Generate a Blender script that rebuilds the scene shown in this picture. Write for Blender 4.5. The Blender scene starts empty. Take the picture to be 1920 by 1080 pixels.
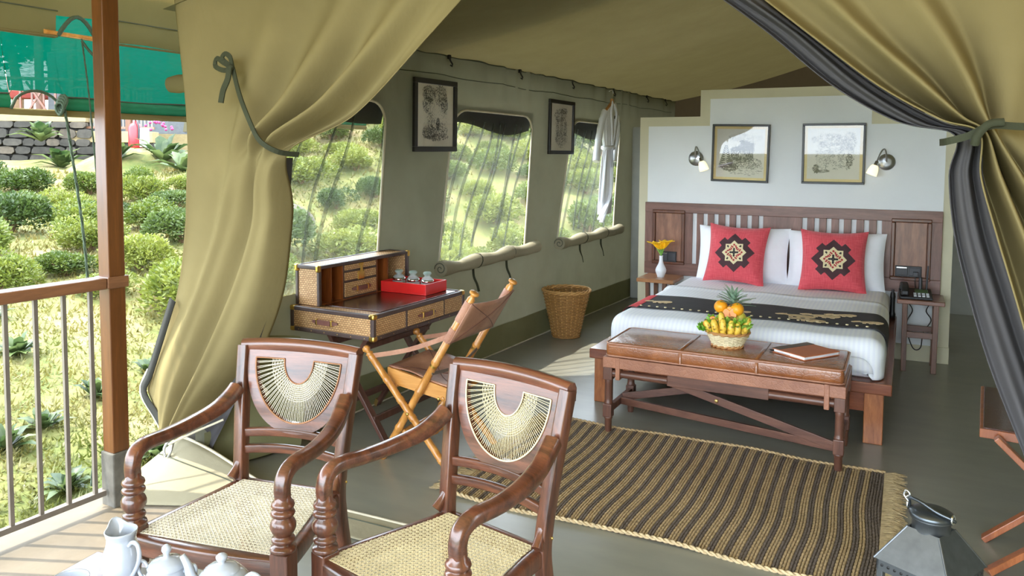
import bpy, math, random
from mathutils import Vector, Matrix
random.seed(7)
PI = math.pi
scene = bpy.context.scene
COL = scene.collection

# ------------------------------------------------------------------ camera
YAW, PITCH, ROLL = 0.46756, 0.063504, 0.006439
FPX, CYPX = 1464.65, 385.85
fw = Vector((-math.sin(YAW) * math.cos(PITCH), math.cos(YAW) * math.cos(PITCH), -math.sin(PITCH)))
rt = Vector((math.cos(YAW), math.sin(YAW), 0))
up = rt.cross(fw)
cr, sr = math.cos(ROLL), math.sin(ROLL)
r2 = cr * rt + sr * up
u2 = -sr * rt + cr * up
cam_data = bpy.data.cameras.new('camera')
cam = bpy.data.objects.new('camera', cam_data)
COL.objects.link(cam)
cam.matrix_world = Matrix(((r2.x, u2.x, -fw.x, 0), (r2.y, u2.y, -fw.y, 0), (r2.z, u2.z, -fw.z, 1.6), (0, 0, 0, 1)))
cam_data.sensor_width = 36
cam_data.lens = FPX / 1920 * 36
cam_data.shift_y = -(540 - CYPX) / 1920
cam_data.clip_start = 0.05
cam_data.clip_end = 300
scene.camera = cam

# ------------------------------------------------------------------ sky, sun, exposure
world = bpy.data.worlds.new('sky')
scene.world = world
world.use_nodes = True
bg = world.node_tree.nodes['Background']
bg.inputs['Color'].default_value = (0.79, 0.895, 1.0, 1)
bg.inputs['Strength'].default_value = 7.6
sun_data = bpy.data.lights.new('sun', 'SUN')
sun_data.energy = 5.5
sun_data.angle = 0.012
sun_data.color = (1.0, 0.93, 0.80)
sun = bpy.data.objects.new('sun', sun_data)
COL.objects.link(sun)
EL = math.radians(60)
AZ = math.radians(22.5)
sdir = Vector((math.cos(EL) * math.cos(AZ), math.cos(EL) * math.sin(AZ), -math.sin(EL)))
sun.rotation_euler = sdir.to_track_quat('-Z', 'Y').to_euler()
sun.location = (-12, -4, 14)
vs = scene.view_settings
vs.view_transform = 'Standard'
vs.look = 'None'
vs.exposure = 0.66
vs.gamma = 1
vs.use_curve_mapping = False

# ------------------------------------------------------------------ materials
MATS = {}
def srgb(r, g, b):
    f = lambda c: (c / 255 / 12.92) if c / 255 <= .04045 else ((c / 255 + .055) / 1.055) ** 2.4
    return (f(r), f(g), f(b), 1)
class NT:
    def __init__(s, name):
        m = bpy.data.materials.new(name); m.use_nodes = True
        s.m = m; s.t = m.node_tree; s.t.nodes.clear()
        s.out = s.n('ShaderNodeOutputMaterial')
        s._co = None
    def n(s, typ, **kw):
        nd = s.t.nodes.new(typ)
        for k, v in kw.items():
            if k in nd.inputs: s.set(nd.inputs[k], v)
            else: setattr(nd, k, v)
        return nd
    def set(s, sock, v):
        if isinstance(v, bpy.types.NodeSocket): s.t.links.new(v, sock)
        else: sock.default_value = v
    def lk(s, a, b): s.t.links.new(a, b)
    def co(s, scale=(1, 1, 1), kind='Object', rot=(0, 0, 0)):
        if s._co is None: s._co = s.n('ShaderNodeTexCoord')
        mp = s.n('ShaderNodeMapping')
        s.lk(s._co.outputs[kind], mp.inputs[0])
        mp.inputs['Scale'].default_value = scale
        mp.inputs['Rotation'].default_value = rot
        return mp.outputs[0]
    def noise(s, vec, scale=5, detail=4, rough=.5, dist=0):
        nd = s.n('ShaderNodeTexNoise')
        s.lk(vec, nd.inputs['Vector'])
        nd.inputs['Scale'].default_value = scale; nd.inputs['Detail'].default_value = detail
        nd.inputs['Roughness'].default_value = rough; nd.inputs['Distortion'].default_value = dist
        return nd.outputs['Fac']
    def ramp(s, fac, stops, interp='LINEAR'):
        nd = s.n('ShaderNodeValToRGB')
        nd.color_ramp.interpolation = interp
        e = nd.color_ramp.elements
        while len(e) < len(stops): e.new(.5)
        for i, (p, c) in enumerate(stops):
            e[i].position = p; e[i].color = c if len(c) == 4 else (*c, 1)
        s.lk(fac, nd.inputs[0])
        return nd.outputs[0]
    def math(s, op, a, b=0.0):
        nd = s.n('ShaderNodeMath', operation=op)
        s.set(nd.inputs[0], a); s.set(nd.inputs[1], b)
        return nd.outputs[0]
    def mix(s, fac, a, b):
        nd = s.n('ShaderNodeMix', data_type='RGBA')
        s.set(nd.inputs[0], fac); s.set(nd.inputs[6], a); s.set(nd.inputs[7], b)
        return nd.outputs[2]
    def bump(s, h, strength=.3, dist=.01):
        nd = s.n('ShaderNodeBump')
        s.lk(h, nd.inputs['Height']); nd.inputs['Strength'].default_value = strength; nd.inputs['Distance'].default_value = dist
        return nd.outputs[0]
    def pbr(s, col, rough=.6, metal=0, normal=None, spec=.5, coat=0, sheen=0):
        nd = s.n('ShaderNodeBsdfPrincipled')
        s.set(nd.inputs['Base Color'], col); s.set(nd.inputs['Roughness'], rough); nd.inputs['Metallic'].default_value = metal
        nd.inputs['Specular IOR Level'].default_value = spec
        nd.inputs['Coat Weight'].default_value = coat; nd.inputs['Coat Roughness'].default_value = .15
        nd.inputs['Sheen Weight'].default_value = sheen
        if normal is not None: s.lk(normal, nd.inputs['Normal'])
        return nd.outputs[0]
    def done(s, sh, key):
        s.lk(sh, s.out.inputs[0]); MATS[key] = s.m
        return s.m
def shade(c, k): return (c[0] * k, c[1] * k, c[2] * k, 1)

def plain(key, col, rough=.6, metal=0, var=.12, scale=14, bump=0, bscale=60, spec=.5, coat=0, sheen=0):
    t = NT(key)
    f = t.noise(t.co(), scale, 4)
    c = t.ramp(f, [(.3, shade(col, 1 - var)), (.7, shade(col, 1 + var))])
    nm = t.bump(t.noise(t.co(), bscale, 3), bump, .004) if bump else None
    return t.done(t.pbr(c, rough, metal, nm, spec, coat, sheen), key)
def wood(key, c1, c2, axis=0, scale=7, rough=.38, coat=.25, stretch=10):
    t = NT(key)
    sc = [stretch] * 3; sc[axis] = 1
    v = t.co(tuple(sc))
    f = t.noise(v, scale * .28, 6, .6, .6)
    g = t.noise(v, scale * 2.2, 3, .6)
    f2 = t.math('ADD', t.math('MULTIPLY', f, .75), t.math('MULTIPLY', g, .25))
    c = t.ramp(f2, [(.34, c1), (.52, shade(tuple((a + b) / 2 for a, b in zip(c1, c2)), 1)), (.66, c2)])
    return t.done(t.pbr(c, rough, 0, t.bump(g, .12, .002), .5, coat), key)
def canvas(key, col, back=.25, tint=None, weave=420, wr=.35, stain=.1):
    t = NT(key)
    big = t.noise(t.co(), 2.2, 4, .6)
    c = t.ramp(big, [(.3, shade(col, 1 - stain)), (.7, shade(col, 1 + stain))])
    fine = t.noise(t.co((1, 1, 1)), weave, 2)
    crease = t.noise(t.co((1, 1, .6)), 5, 5, .6, .4)
    h = t.math('ADD', t.math('MULTIPLY', fine, .05), crease)
    nm = t.bump(h, wr, .02)
    d = t.n('ShaderNodeBsdfDiffuse'); t.lk(c, d.inputs[0]); t.lk(nm, d.inputs['Normal'])
    tr = t.n('ShaderNodeBsdfTranslucent')
    tr.inputs[0].default_value = tint or col
    mx = t.n('ShaderNodeMixShader'); mx.inputs[0].default_value = back
    t.lk(d.outputs[0], mx.inputs[1]); t.lk(tr.outputs[0], mx.inputs[2])
    return t.done(mx.outputs[0], key)
def net(key, col, alpha, back=.35, weave=0):
    t = NT(key)
    d = t.n('ShaderNodeBsdfDiffuse'); d.inputs[0].default_value = col
    tl = t.n('ShaderNodeBsdfTranslucent'); tl.inputs[0].default_value = col
    m1 = t.n('ShaderNodeMixShader'); m1.inputs[0].default_value = back
    t.lk(d.outputs[0], m1.inputs[1]); t.lk(tl.outputs[0], m1.inputs[2])
    tp = t.n('ShaderNodeBsdfTransparent')
    m2 = t.n('ShaderNodeMixShader')
    if weave:
        w = t.noise(t.co((1, .15, 4)), weave, 2)
        a = t.ramp(w, [(.35, (alpha - .03,) * 3), (.65, (min(1, alpha + .07),) * 3)])
        t.lk(a, m2.inputs[0])
    else:
        m2.inputs[0].default_value = alpha
    t.lk(tp.outputs[0], m2.inputs[1]); t.lk(m1.outputs[0], m2.inputs[2])
    return t.done(m2.outputs[0], key)
def glass(key, refl=.12, tint=(1, 1, 1, 1), rough=.02):
    t = NT(key)
    tp = t.n('ShaderNodeBsdfTransparent'); tp.inputs[0].default_value = tint
    g = t.n('ShaderNodeBsdfGlossy'); g.inputs['Roughness'].default_value = rough
    fr = t.n("ShaderNodeLayerWeight"); fr.inputs[0].default_value = .5
    f = t.math("ADD", t.math("MULTIPLY", t.math("POWER", fr.outputs["Facing"], 4.0), .7), refl)
    mx = t.n('ShaderNodeMixShader'); t.lk(f, mx.inputs[0])
    t.lk(tp.outputs[0], mx.inputs[1]); t.lk(g.outputs[0], mx.inputs[2])
    return t.done(mx.outputs[0], key)
def leaf(key, c1, c2, scale=6, back=.35):
    t = NT(key)
    oi = t.n('ShaderNodeObjectInfo')
    f = t.noise(t.co(kind='Object'), scale, 3)
    f = t.math('ADD', f, t.math('MULTIPLY', t.math('SUBTRACT', oi.outputs['Random'], .5), .35))
    c = t.ramp(f, [(.3, c1), (.7, c2)])
    p = t.pbr(c, .42, 0, None, .4)
    tl = t.n('ShaderNodeBsdfTranslucent'); t.lk(c, tl.inputs[0])
    mx = t.n('ShaderNodeMixShader'); mx.inputs[0].default_value = back
    t.lk(p, mx.inputs[1]); t.lk(tl.outputs[0], mx.inputs[2])
    return t.done(mx.outputs[0], key)

# canvas and nets
canvas('canvas_wall', srgb(143, 144, 128), .04, srgb(140, 134, 105), wr=.22)
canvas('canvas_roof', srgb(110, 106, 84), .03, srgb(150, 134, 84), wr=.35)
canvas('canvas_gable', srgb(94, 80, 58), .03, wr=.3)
canvas('canvas_curtain', srgb(130, 118, 83), .07, srgb(142, 126, 85), wr=.22)
canvas('canvas_band', srgb(122, 120, 88), .05, wr=.3)
canvas('canvas_fly', srgb(128, 118, 84), .25, srgb(140, 120, 70), wr=.25)
canvas('canvas_pale', srgb(156, 149, 126), .10, wr=.3)
canvas('canvas_far', srgb(104, 100, 80), .05, wr=.3)
net('net_dark', srgb(84, 82, 84), .96, .1)
net('net_window', srgb(140, 143, 136), .20, .5)
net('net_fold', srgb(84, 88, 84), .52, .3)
net('net_green', srgb(2, 96, 78), .985, .30, 190)
plain('net_green_hem', srgb(4, 112, 78), .7, bump=.2, bscale=300)
plain('strap_green', srgb(50, 54, 36), .85, bump=.3, bscale=400)
plain('strap_dark', srgb(70, 74, 60), .85)
plain('piping_pale', srgb(196, 188, 166), .8)
plain('flap_black', srgb(40, 40, 36), .9)
plain('rope_green', srgb(62, 78, 62), .85, bump=.6, bscale=120)
# shell
def m_floor():
    t = NT('concrete_floor')
    a = t.noise(t.co(), 1.1, 4, .5, .2); b = t.noise(t.co((1, 3.0, 1)), 3.0, 4, .55)
    f = t.math('ADD', t.math('MULTIPLY', a, .55), t.math('MULTIPLY', b, .45))
    c = t.ramp(f, [(.2, srgb(116, 117, 108)), (.8, srgb(152, 150, 136))])
    t.done(t.pbr(c, .29, 0, None, .5, 0), 'concrete_floor')
m_floor()
def m_sunlit_concrete():
    t = NT('sunlit_concrete')
    f = t.noise(t.co(), 3, 6, .6, .3)
    c = t.ramp(f, [(.3, srgb(88, 78, 61)), (.6, srgb(108, 96, 77))])  # same concrete as the floor, warm sunlit tone put into the colour
    t.done(t.pbr(c, .7, 0, t.bump(t.noise(t.co(), 50, 4), .15, .004)), 'sunlit_concrete')
m_sunlit_concrete()
plain('wall_white', srgb(228, 231, 232), .8, var=.025, scale=3, bump=.08, bscale=30)
plain('wall_cream', srgb(206, 200, 172), .8, var=.04, scale=4, bump=.08, bscale=30)
plain('concrete_grey', srgb(168, 170, 164), .8, var=.08, scale=6)
# woods, leather, metal
wood('wood_chair', srgb(54, 31, 23), srgb(120, 71, 49), 2, 9, .28, .55)
wood('wood_chair_x', srgb(54, 31, 23), srgb(120, 71, 49), 0, 9, .28, .55)
wood('wood_post', srgb(78, 42, 12), srgb(112, 66, 28), 2, 7, .4, .2)
wood('wood_rail', srgb(96, 62, 42), srgb(138, 94, 64), 1, 7, .4, .3)
wood('wood_bed', srgb(108, 54, 34), srgb(150, 88, 58), 0, 7, .25, .5)
wood('wood_bed_leg', srgb(116, 62, 32), srgb(186, 116, 66), 2, 9, .35, .3, 6)
wood('wood_headboard', srgb(92, 58, 46), srgb(134, 92, 76), 2, 8, .42, .2)
wood('wood_headboard_x', srgb(92, 58, 46), srgb(134, 92, 76), 0, 8, .42, .2)
wood('wood_panel', srgb(96, 58, 40), srgb(156, 108, 80), 2, 9, .38, .2, 7)
wood('wood_frame_dark', srgb(74, 38, 18), srgb(112, 62, 34), 2, 8, .35, .3)
wood('wood_night', srgb(128, 82, 46), srgb(176, 124, 78), 0, 8, .35, .3)
wood('wood_night_dark', srgb(92, 54, 34), srgb(136, 86, 58), 0, 8, .35, .3)
wood('wood_night_leg', srgb(84, 50, 32), srgb(128, 82, 54), 2, 8, .4, .2)
wood('wood_bamboo', srgb(176, 112, 44), srgb(218, 158, 84), 2, 9, .28, .4)
wood('wood_bamboo_x', srgb(186, 124, 56), srgb(222, 166, 96), 0, 9, .28, .4)
wood('wood_desk_leg', srgb(66, 40, 32), srgb(104, 68, 56), 2, 8, .45, .1)
wood('wood_cubby', srgb(96, 46, 16), srgb(150, 82, 34), 2, 7, .4, .2)
wood('wood_rack', srgb(128, 70, 42), srgb(176, 106, 66), 2, 8, .3, .3)
wood('wood_bench', srgb(74, 44, 34), srgb(112, 74, 58), 0, 8, .42, .2)
wood('wood_bench_leg', srgb(74, 44, 34), srgb(112, 74, 58), 2, 8, .42, .2)
def m_leather(key, c1, c2, rough, bstr=.35, coat=.3):
    t = NT(key)
    f = t.noise(t.co(), 6, 6, .6, .4)
    c = t.ramp(f, [(.3, c1), (.7, c2)])
    vo = t.n('ShaderNodeTexVoronoi', feature='DISTANCE_TO_EDGE'); t.lk(t.co((1, 1.4, 1)), vo.inputs[0]); vo.inputs['Scale'].default_value = 42
    nz = t.noise(t.co(), 16, 4)
    h = t.math('ADD', t.math('MULTIPLY', t.math('MINIMUM', vo.outputs[0], .12), 3), nz)
    t.done(t.pbr(c, rough, 0, t.bump(h, bstr, .006), .5, coat), key)
m_leather('leather_tan', srgb(122, 70, 38), srgb(166, 104, 62), .24, .3, .5)
m_leather('leather_pink', srgb(158, 108, 86), srgb(194, 146, 120), .5)
m_leather('leather_apron', srgb(136, 88, 66), srgb(170, 116, 88), .45)
m_leather('leather_chair', srgb(150, 104, 84), srgb(194, 148, 122), .45, .2, .1)
m_leather('leather_dark', srgb(62, 34, 26), srgb(84, 50, 40), .25, .08, .35)
m_leather('leather_trim', srgb(66, 52, 50), srgb(90, 74, 70), .5, .2, .1)
m_leather('leather_handle', srgb(96, 58, 50), srgb(136, 92, 84), .45, .2, .1)
plain('leather_orange', srgb(186, 106, 66), .5, var=.06)
plain('leather_taupe', srgb(108, 96, 88), .6)
plain('brass', srgb(214, 178, 96), .28, 1, var=.1)
plain('brass_dull', srgb(190, 160, 100), .4, .9, var=.1)
plain('steel', srgb(176, 178, 180), .3, 1, var=.08)
plain('galvanised', srgb(112, 116, 120), .40, .9, var=.14, scale=22)
plain('galvanised_dark', srgb(96, 102, 108), .35, .9, var=.1)
plain('chrome', srgb(226, 226, 228), .12, 1, var=.02)
plain('iron_baluster', srgb(120, 112, 104), .5, .4)
plain('iron_black', srgb(40, 40, 42), .5, .5)
plain('ink', srgb(62, 60, 58), .9)
plain('ink_soft', srgb(112, 110, 106), .9)
plain('paper', srgb(218, 212, 196), .8, var=.03)
plain('paper_grey', srgb(196, 192, 182), .8, var=.03)
plain('mount_tan', srgb(206, 184, 130), .8, var=.03)
plain('frame_black', srgb(34, 32, 31), .35, var=.05)
glass('pane', .02)
glass('pane_bed', .035)
glass('jar_glass', .07, (.97, .99, .98, 1))
net('jar_lid_glass', srgb(216, 228, 226), .45, .3)
# cloth
def m_sheet():
    t = NT('sheet_white')
    wv = t.n('ShaderNodeTexWave', wave_type='BANDS', bands_direction='X'); t.lk(t.co(), wv.inputs[0]); wv.inputs['Scale'].default_value = 12
    c = t.ramp(wv.outputs[0], [(.35, srgb(240, 244, 253)), (.65, srgb(246, 250, 255))])
    r = t.ramp(wv.outputs[0], [(.35, (.75,) * 3), (.65, (.5,) * 3)])
    t.done(t.pbr(c, r, 0, t.bump(t.noise(t.co(), 7, 4), .12, .02), .3), 'sheet_white')
m_sheet()
plain('linen_white', srgb(243, 245, 251), .8, var=.02, bump=.18, bscale=9)
plain('robe_white', srgb(240, 242, 248), .9, var=.02, bump=.25, bscale=90)
def m_red(key, c1, c2):
    t = NT(key)
    w = t.noise(t.co((1, 1, 30)), 14, 2); h = t.noise(t.co((30, 1, 1)), 14, 2)
    c = t.ramp(t.math('MULTIPLY', t.math('ADD', w, h), .5), [(.38, c1), (.62, c2)])
    t.done(t.pbr(c, .75, 0, t.bump(t.noise(t.co(), 240, 2), .2, .003), .3, 0, .3), key)
m_red('cushion_red', srgb(200, 60, 72), srgb(226, 98, 106))
plain('cushion_brown', srgb(70, 44, 48), .85)
plain('cushion_cream', srgb(222, 206, 164), .85, var=.05)
plain('cushion_black', srgb(46, 40, 42), .85)
plain('cushion_motif', srgb(168, 52, 56), .85)
plain('runner_black', srgb(52, 50, 54), .8, bump=.15, bscale=200)
plain('runner_red', srgb(212, 66, 72), .8)
plain('runner_beige', srgb(206, 182, 142), .85, var=.2, scale=60)
# cane, wicker, jute
plain('cane_pale', srgb(226, 218, 196), .55, var=.1)
plain('cane_yellow', srgb(220, 206, 166), .55, var=.1)
plain('cane_brown', srgb(150, 104, 70), .6)
plain('wicker_dark', srgb(158, 116, 62), .6, var=.28, scale=60)
plain('wicker_light', srgb(196, 152, 92), .6, var=.2, scale=60)
plain('wicker_cream', srgb(226, 212, 174), .6, var=.1, scale=40)
plain('wicker_rim', srgb(184, 134, 80), .6)
def m_rattan():
    t = NT('rattan_weave')
    br = t.n('ShaderNodeTexBrick')
    t.lk(t.co((1, 1, 1), 'UV'), br.inputs[0])
    br.inputs['Scale'].default_value = 1
    for k, v in (('Mortar Size', .014), ('Brick Width', .17), ('Row Height', .10), ('Bias', 0)): br.inputs[k].default_value = v
    br.inputs['Color1'].default_value = srgb(224, 186, 134); br.inputs['Color2'].default_value = srgb(196, 152, 104); br.inputs['Mortar'].default_value = srgb(122, 88, 60)
    n2 = t.noise(t.co(), 25, 3)
    c = t.mix(t.math('MULTIPLY', n2, .3), br.outputs[0], srgb(176, 132, 88))
    t.done(t.pbr(c, .55, 0, t.bump(br.outputs['Fac'], -.5, .004)), 'rattan_weave')
m_rattan()
plain('jute_tan', srgb(172, 148, 110), .95, var=.22, scale=70, bump=.5, bscale=160)
plain('jute_pale', srgb(198, 176, 138), .95, var=.22, scale=70, bump=.5, bscale=160)
plain('jute_dark', srgb(104, 92, 82), .95, var=.25, scale=70, bump=.5, bscale=160)
plain('jute_fringe', srgb(176, 156, 118), .95, var=.2, scale=50)
# small things
plain('porcelain', srgb(160, 166, 176), .12, var=.01, coat=.5)
plain('vase_white', srgb(226, 230, 234), .3, var=.02)
plain('tray_red', srgb(216, 38, 36), .3, var=.04, coat=.3)
plain('lid_green', srgb(30, 130, 90), .3)
plain('plastic_black', srgb(28, 28, 30), .4)
plain('plastic_dark', srgb(50, 50, 54), .45)
plain('button_grey', srgb(186, 190, 196), .5)
plain('screen_green', srgb(70, 96, 60), .3)
plain('fruit_orange', srgb(240, 160, 30), .4, var=.06, bump=.15, bscale=160)
def m_banana():
    t = NT('banana')
    sp = t.noise(t.co(), 55, 3)
    c = t.ramp(sp, [(.33, srgb(110, 78, 30)), (.42, srgb(226, 182, 58)), (.7, srgb(240, 204, 90))])
    t.done(t.pbr(c, .45), 'banana')
m_banana()
plain('banana_tip', srgb(92, 76, 34), .7)
plain('papaya', srgb(176, 168, 62), .4, var=.25, scale=14)
plain('melon_slice', srgb(246, 156, 96), .4, var=.08)
plain('pineapple_skin', srgb(176, 132, 58), .6, var=.3, scale=40, bump=.6, bscale=40)
leaf('pineapple_leaf', srgb(106, 140, 112), srgb(176, 202, 178), 20, .1)
leaf('lettuce', srgb(120, 190, 60), srgb(190, 232, 110), 30, .3)
leaf('stem_green', srgb(86, 140, 48), srgb(140, 190, 84), 30, .2)
plain('petal_yellow', srgb(252, 200, 26), .5, var=.08)
t = NT('lamp_shade')
e = t.n('ShaderNodeEmission'); e.inputs[0].default_value = (1, .86, .5, 1); e.inputs[1].default_value = .7
p = t.pbr(srgb(250, 244, 222), .35)
ad = t.n('ShaderNodeAddShader'); t.lk(p, ad.inputs[0]); t.lk(e.outputs[0], ad.inputs[1]); t.done(ad.outputs[0], 'lamp_shade')
# outdoors
leaf('tea_light', srgb(70, 86, 26), srgb(122, 128, 54), 5)
leaf('tea_mid', srgb(56, 74, 26), srgb(102, 114, 48), 5)
leaf('tea_dark', srgb(44, 64, 28), srgb(84, 100, 48), 5)
leaf('broad_leaf', srgb(44, 64, 34), srgb(92, 106, 62), 4)
leaf('grass', srgb(78, 90, 32), srgb(126, 114, 66), .8, .35)
plain('pink_flower', srgb(150, 44, 98), .6)
def m_ground():
    t = NT('hill_soil')
    a = t.noise(t.co(kind='Object'), .9, 6, .65, .5); b = t.noise(t.co(kind='Object'), 7, 5, .6)
    f = t.math('ADD', t.math('MULTIPLY', a, .65), t.math('MULTIPLY', b, .35))
    c = t.ramp(f, [(.36, srgb(70, 82, 30)), (.50, srgb(98, 98, 48)), (.60, srgb(118, 106, 70)), (.70, srgb(120, 94, 62))])
    t.done(t.pbr(c, .95, 0, t.bump(b, .5, .06)), 'hill_soil')
m_ground()
plain('stem_brown', srgb(110, 86, 62), .9)
plain('stone_grey', srgb(60, 56, 50), .9, var=.3, scale=9, bump=.6, bscale=14)
plain('stone_dark', srgb(48, 45, 40), .9, var=.3, scale=9, bump=.6, bscale=14)
plain('stone_warm', srgb(76, 68, 58), .9, var=.3, scale=9, bump=.6, bscale=14)
plain('concrete_foot', srgb(92, 88, 80), .9, var=.25, scale=20, bump=.4, bscale=40)
plain('mortar', srgb(44, 41, 37), .95)
plain('slab_cream', srgb(140, 124, 90), .85)
plain('extinguisher_red', srgb(176, 34, 42), .35)
plain('label_white', srgb(226, 226, 230), .6)
plain('roof_red', srgb(120, 44, 34), .8)
plain('tent_dark', srgb(92, 96, 100), .8)
# ------------------------------------------------------------------ mesh helpers
def lerp(a, b, t): return a + (b - a) * t
def V(*a): return Vector(a)
def frame(d, upv=None):
    d = d.normalized()
    u = upv or (Vector((0, 0, 1)) if abs(d.z) < .95 else Vector((0, 1, 0)))
    x = d.cross(u).normalized()
    return x, x.cross(d).normalized() * 1.0
def catmull(pts, n):
    pts = [Vector(p) for p in pts]
    out = []
    for i in range(len(pts) - 1):
        p0 = pts[max(i - 1, 0)]; p1 = pts[i]; p2 = pts[i + 1]; p3 = pts[min(i + 2, len(pts) - 1)]
        for k in range(n):
            t = k / n
            out.append(.5 * ((2 * p1) + (p2 - p0) * t + (2 * p0 - 5 * p1 + 4 * p2 - p3) * t * t + (3 * p1 - p0 - 3 * p2 + p3) * t ** 3))
    out.append(pts[-1])
    return out
class MB:
    def __init__(s): s.v = []; s.f = []; s.sm = []
    def add(s, vs, fs, smooth=False, M=None):
        o = len(s.v)
        s.v += [tuple(M @ Vector(v)) if M else tuple(v) for v in vs]
        s.f += [tuple(i + o for i in f) for f in fs]
        s.sm += [smooth] * len(fs)
        return s
    def box(s, x0, x1, y0, y1, z0, z1, M=None):
        vs = [(x, y, z) for z in (z0, z1) for y in (y0, y1) for x in (x0, x1)]
        return s.add(vs, [(0, 2, 3, 1), (4, 5, 7, 6), (0, 1, 5, 4), (2, 6, 7, 3), (0, 4, 6, 2), (1, 3, 7, 5)], False, M)
    def cbox(s, c, d, M=None):
        return s.box(c[0] - d[0] / 2, c[0] + d[0] / 2, c[1] - d[1] / 2, c[1] + d[1] / 2, c[2] - d[2] / 2, c[2] + d[2] / 2, M)
    def bar(s, p0, p1, w, h, upv=None):
        p0, p1 = Vector(p0), Vector(p1)
        x, y = frame(p1 - p0, upv)
        vs = [p + x * a * w / 2 + y * b * h / 2 for p in (p0, p1) for a, b in ((-1, -1), (1, -1), (1, 1), (-1, 1))]
        return s.add(vs, [(3, 2, 1, 0), (4, 5, 6, 7), (0, 1, 5, 4), (1, 2, 6, 5), (2, 3, 7, 6), (3, 0, 4, 7)])
    def sweep(s, pts, prof, upv=None, scl=None, smooth=True, caps=True, closed=False):
        pts = [Vector(p) for p in pts]
        n = len(pts); m = len(prof); vs = []
        u = upv
        for i, p in enumerate(pts):
            if closed: d = pts[(i + 1) % n] - pts[i - 1]
            else: d = pts[min(i + 1, n - 1)] - pts[max(i - 1, 0)]
            x, y = frame(d, u)
            if upv is None: u = y
            k = scl[i] if scl else 1
            kx, ky = k if isinstance(k, tuple) else (k, k)
            vs += [p + x * a * kx + y * b * ky for a, b in prof]
        fs = []
        for i in range(n if closed else n - 1):
            for j in range(m):
                a = i * m + j; b = i * m + (j + 1) % m; c = ((i + 1) % n) * m + (j + 1) % m; e = ((i + 1) % n) * m + j
                fs.append((a, b, c, e))
        s.add(vs, fs, smooth)
        if caps and not closed:
            s.add(vs[:m], [tuple(reversed(range(m)))], False)
            s.add(vs[-m:], [tuple(range(m))], False)
        return s
    def tube(s, pts, r, n=8, upv=None, closed=False, caps=True):
        prof = [(math.cos(2 * PI * k / n), math.sin(2 * PI * k / n)) for k in range(n)]
        scl = list(r) if isinstance(r, (list, tuple)) else [r] * len(pts)
        return s.sweep(pts, prof, upv, scl, True, caps, closed)
    def lathe(s, prof, n=16, M=None, cap=True):
        vs = []; m = len(prof)
        for k in range(n):
            a = 2 * PI * k / n
            vs += [(r * math.cos(a), r * math.sin(a), z) for r, z in prof]
        fs = []
        for k in range(n):
            for j in range(m - 1):
                fs.append((k * m + j, ((k + 1) % n) * m + j, ((k + 1) % n) * m + j + 1, k * m + j + 1))
        s.add(vs, fs, True, M)
        if cap:
            for j, fl in ((0, True), (m - 1, False)):
                if prof[j][0] > 1e-5:
                    ring = [vs[k * m + j] for k in range(n)]
                    s.add(ring, [tuple(reversed(range(n))) if fl else tuple(range(n))], False, M)
        return s
    def prism(s, poly, t0, t1, mp, smooth=False):
        n = len(poly)
        vs = [mp(a, b, t0) for a, b in poly] + [mp(a, b, t1) for a, b in poly]
        s.add(vs, [tuple(reversed(range(n))), tuple(range(n, 2 * n))])
        s.add(vs, [(i, (i + 1) % n, n + (i + 1) % n, n + i) for i in range(n)], smooth)
        return s
    def grid(s, fn, nu, nv, smooth=True, wrapu=False):
        vs = [fn(i / nu, j / nv) for j in range(nv + 1) for i in range(nu + (0 if wrapu else 1))]
        w = nu if wrapu else nu + 1
        fs = [(j * w + i, j * w + (i + 1) % w, (j + 1) * w + (i + 1) % w, (j + 1) * w + i) for j in range(nv) for i in range(nu)]
        return s.add(vs, fs, smooth)
    def ball(s, c, r, n=12, m=8):
        c = Vector(c); rx, ry, rz = r if isinstance(r, tuple) else (r, r, r)
        prof = [(max(1e-4, math.sin(PI * j / m)), -math.cos(PI * j / m)) for j in range(m + 1)]
        M = Matrix.Translation(c) @ Matrix.Diagonal((rx, ry, rz, 1))
        return s.lathe(prof, n, M, False)
    def build(s, name, mat, parent=None, bevel=0, seg=2, solid=0, subd=0, uv=0, offset=0):
        me = bpy.data.meshes.new(name)
        me.from_pydata([tuple(v) for v in s.v], [], s.f)
        me.polygons.foreach_set('use_smooth', s.sm)
        me.materials.append(MATS[mat] if isinstance(mat, str) else mat)
        if uv:
            ul = me.uv_layers.new(name='UVMap')
            for p in me.polygons:
                n = p.normal; ax = max(range(3), key=lambda i: abs(n[i]))
                for li in p.loop_indices:
                    c = me.vertices[me.loops[li].vertex_index].co
                    q = [c[i] * uv for i in range(3) if i != ax]
                    ul.data[li].uv = (q[0], q[1])
        me.update()
        o = bpy.data.objects.new(name, me)
        COL.objects.link(o)
        if parent: o.parent = parent
        if solid:
            md = o.modifiers.new('solid', 'SOLIDIFY'); md.thickness = solid; md.offset = offset
        if bevel:
            md = o.modifiers.new('bevel', 'BEVEL'); md.width = bevel; md.segments = seg; md.limit_method = 'ANGLE'; md.angle_limit = .7
            md.harden_normals = False
        if subd:
            md = o.modifiers.new('subd', 'SUBSURF'); md.levels = subd; md.render_levels = subd
        return o
def tag(o, label=None, cat=None, group=None, kind=None):
    if label: o['label'] = label
    if cat: o['category'] = cat
    if group: o['group'] = group
    if kind: o['kind'] = kind
    return o
def thing(name, label, cat, loc=(0, 0, 0), rz=0, group=None, rot=None):
    o = bpy.data.objects.new(name, None); COL.objects.link(o)
    o.empty_display_size = .1
    o.location = loc; o.rotation_euler = rot or (0, 0, rz)
    return tag(o, label, cat, group)
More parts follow.
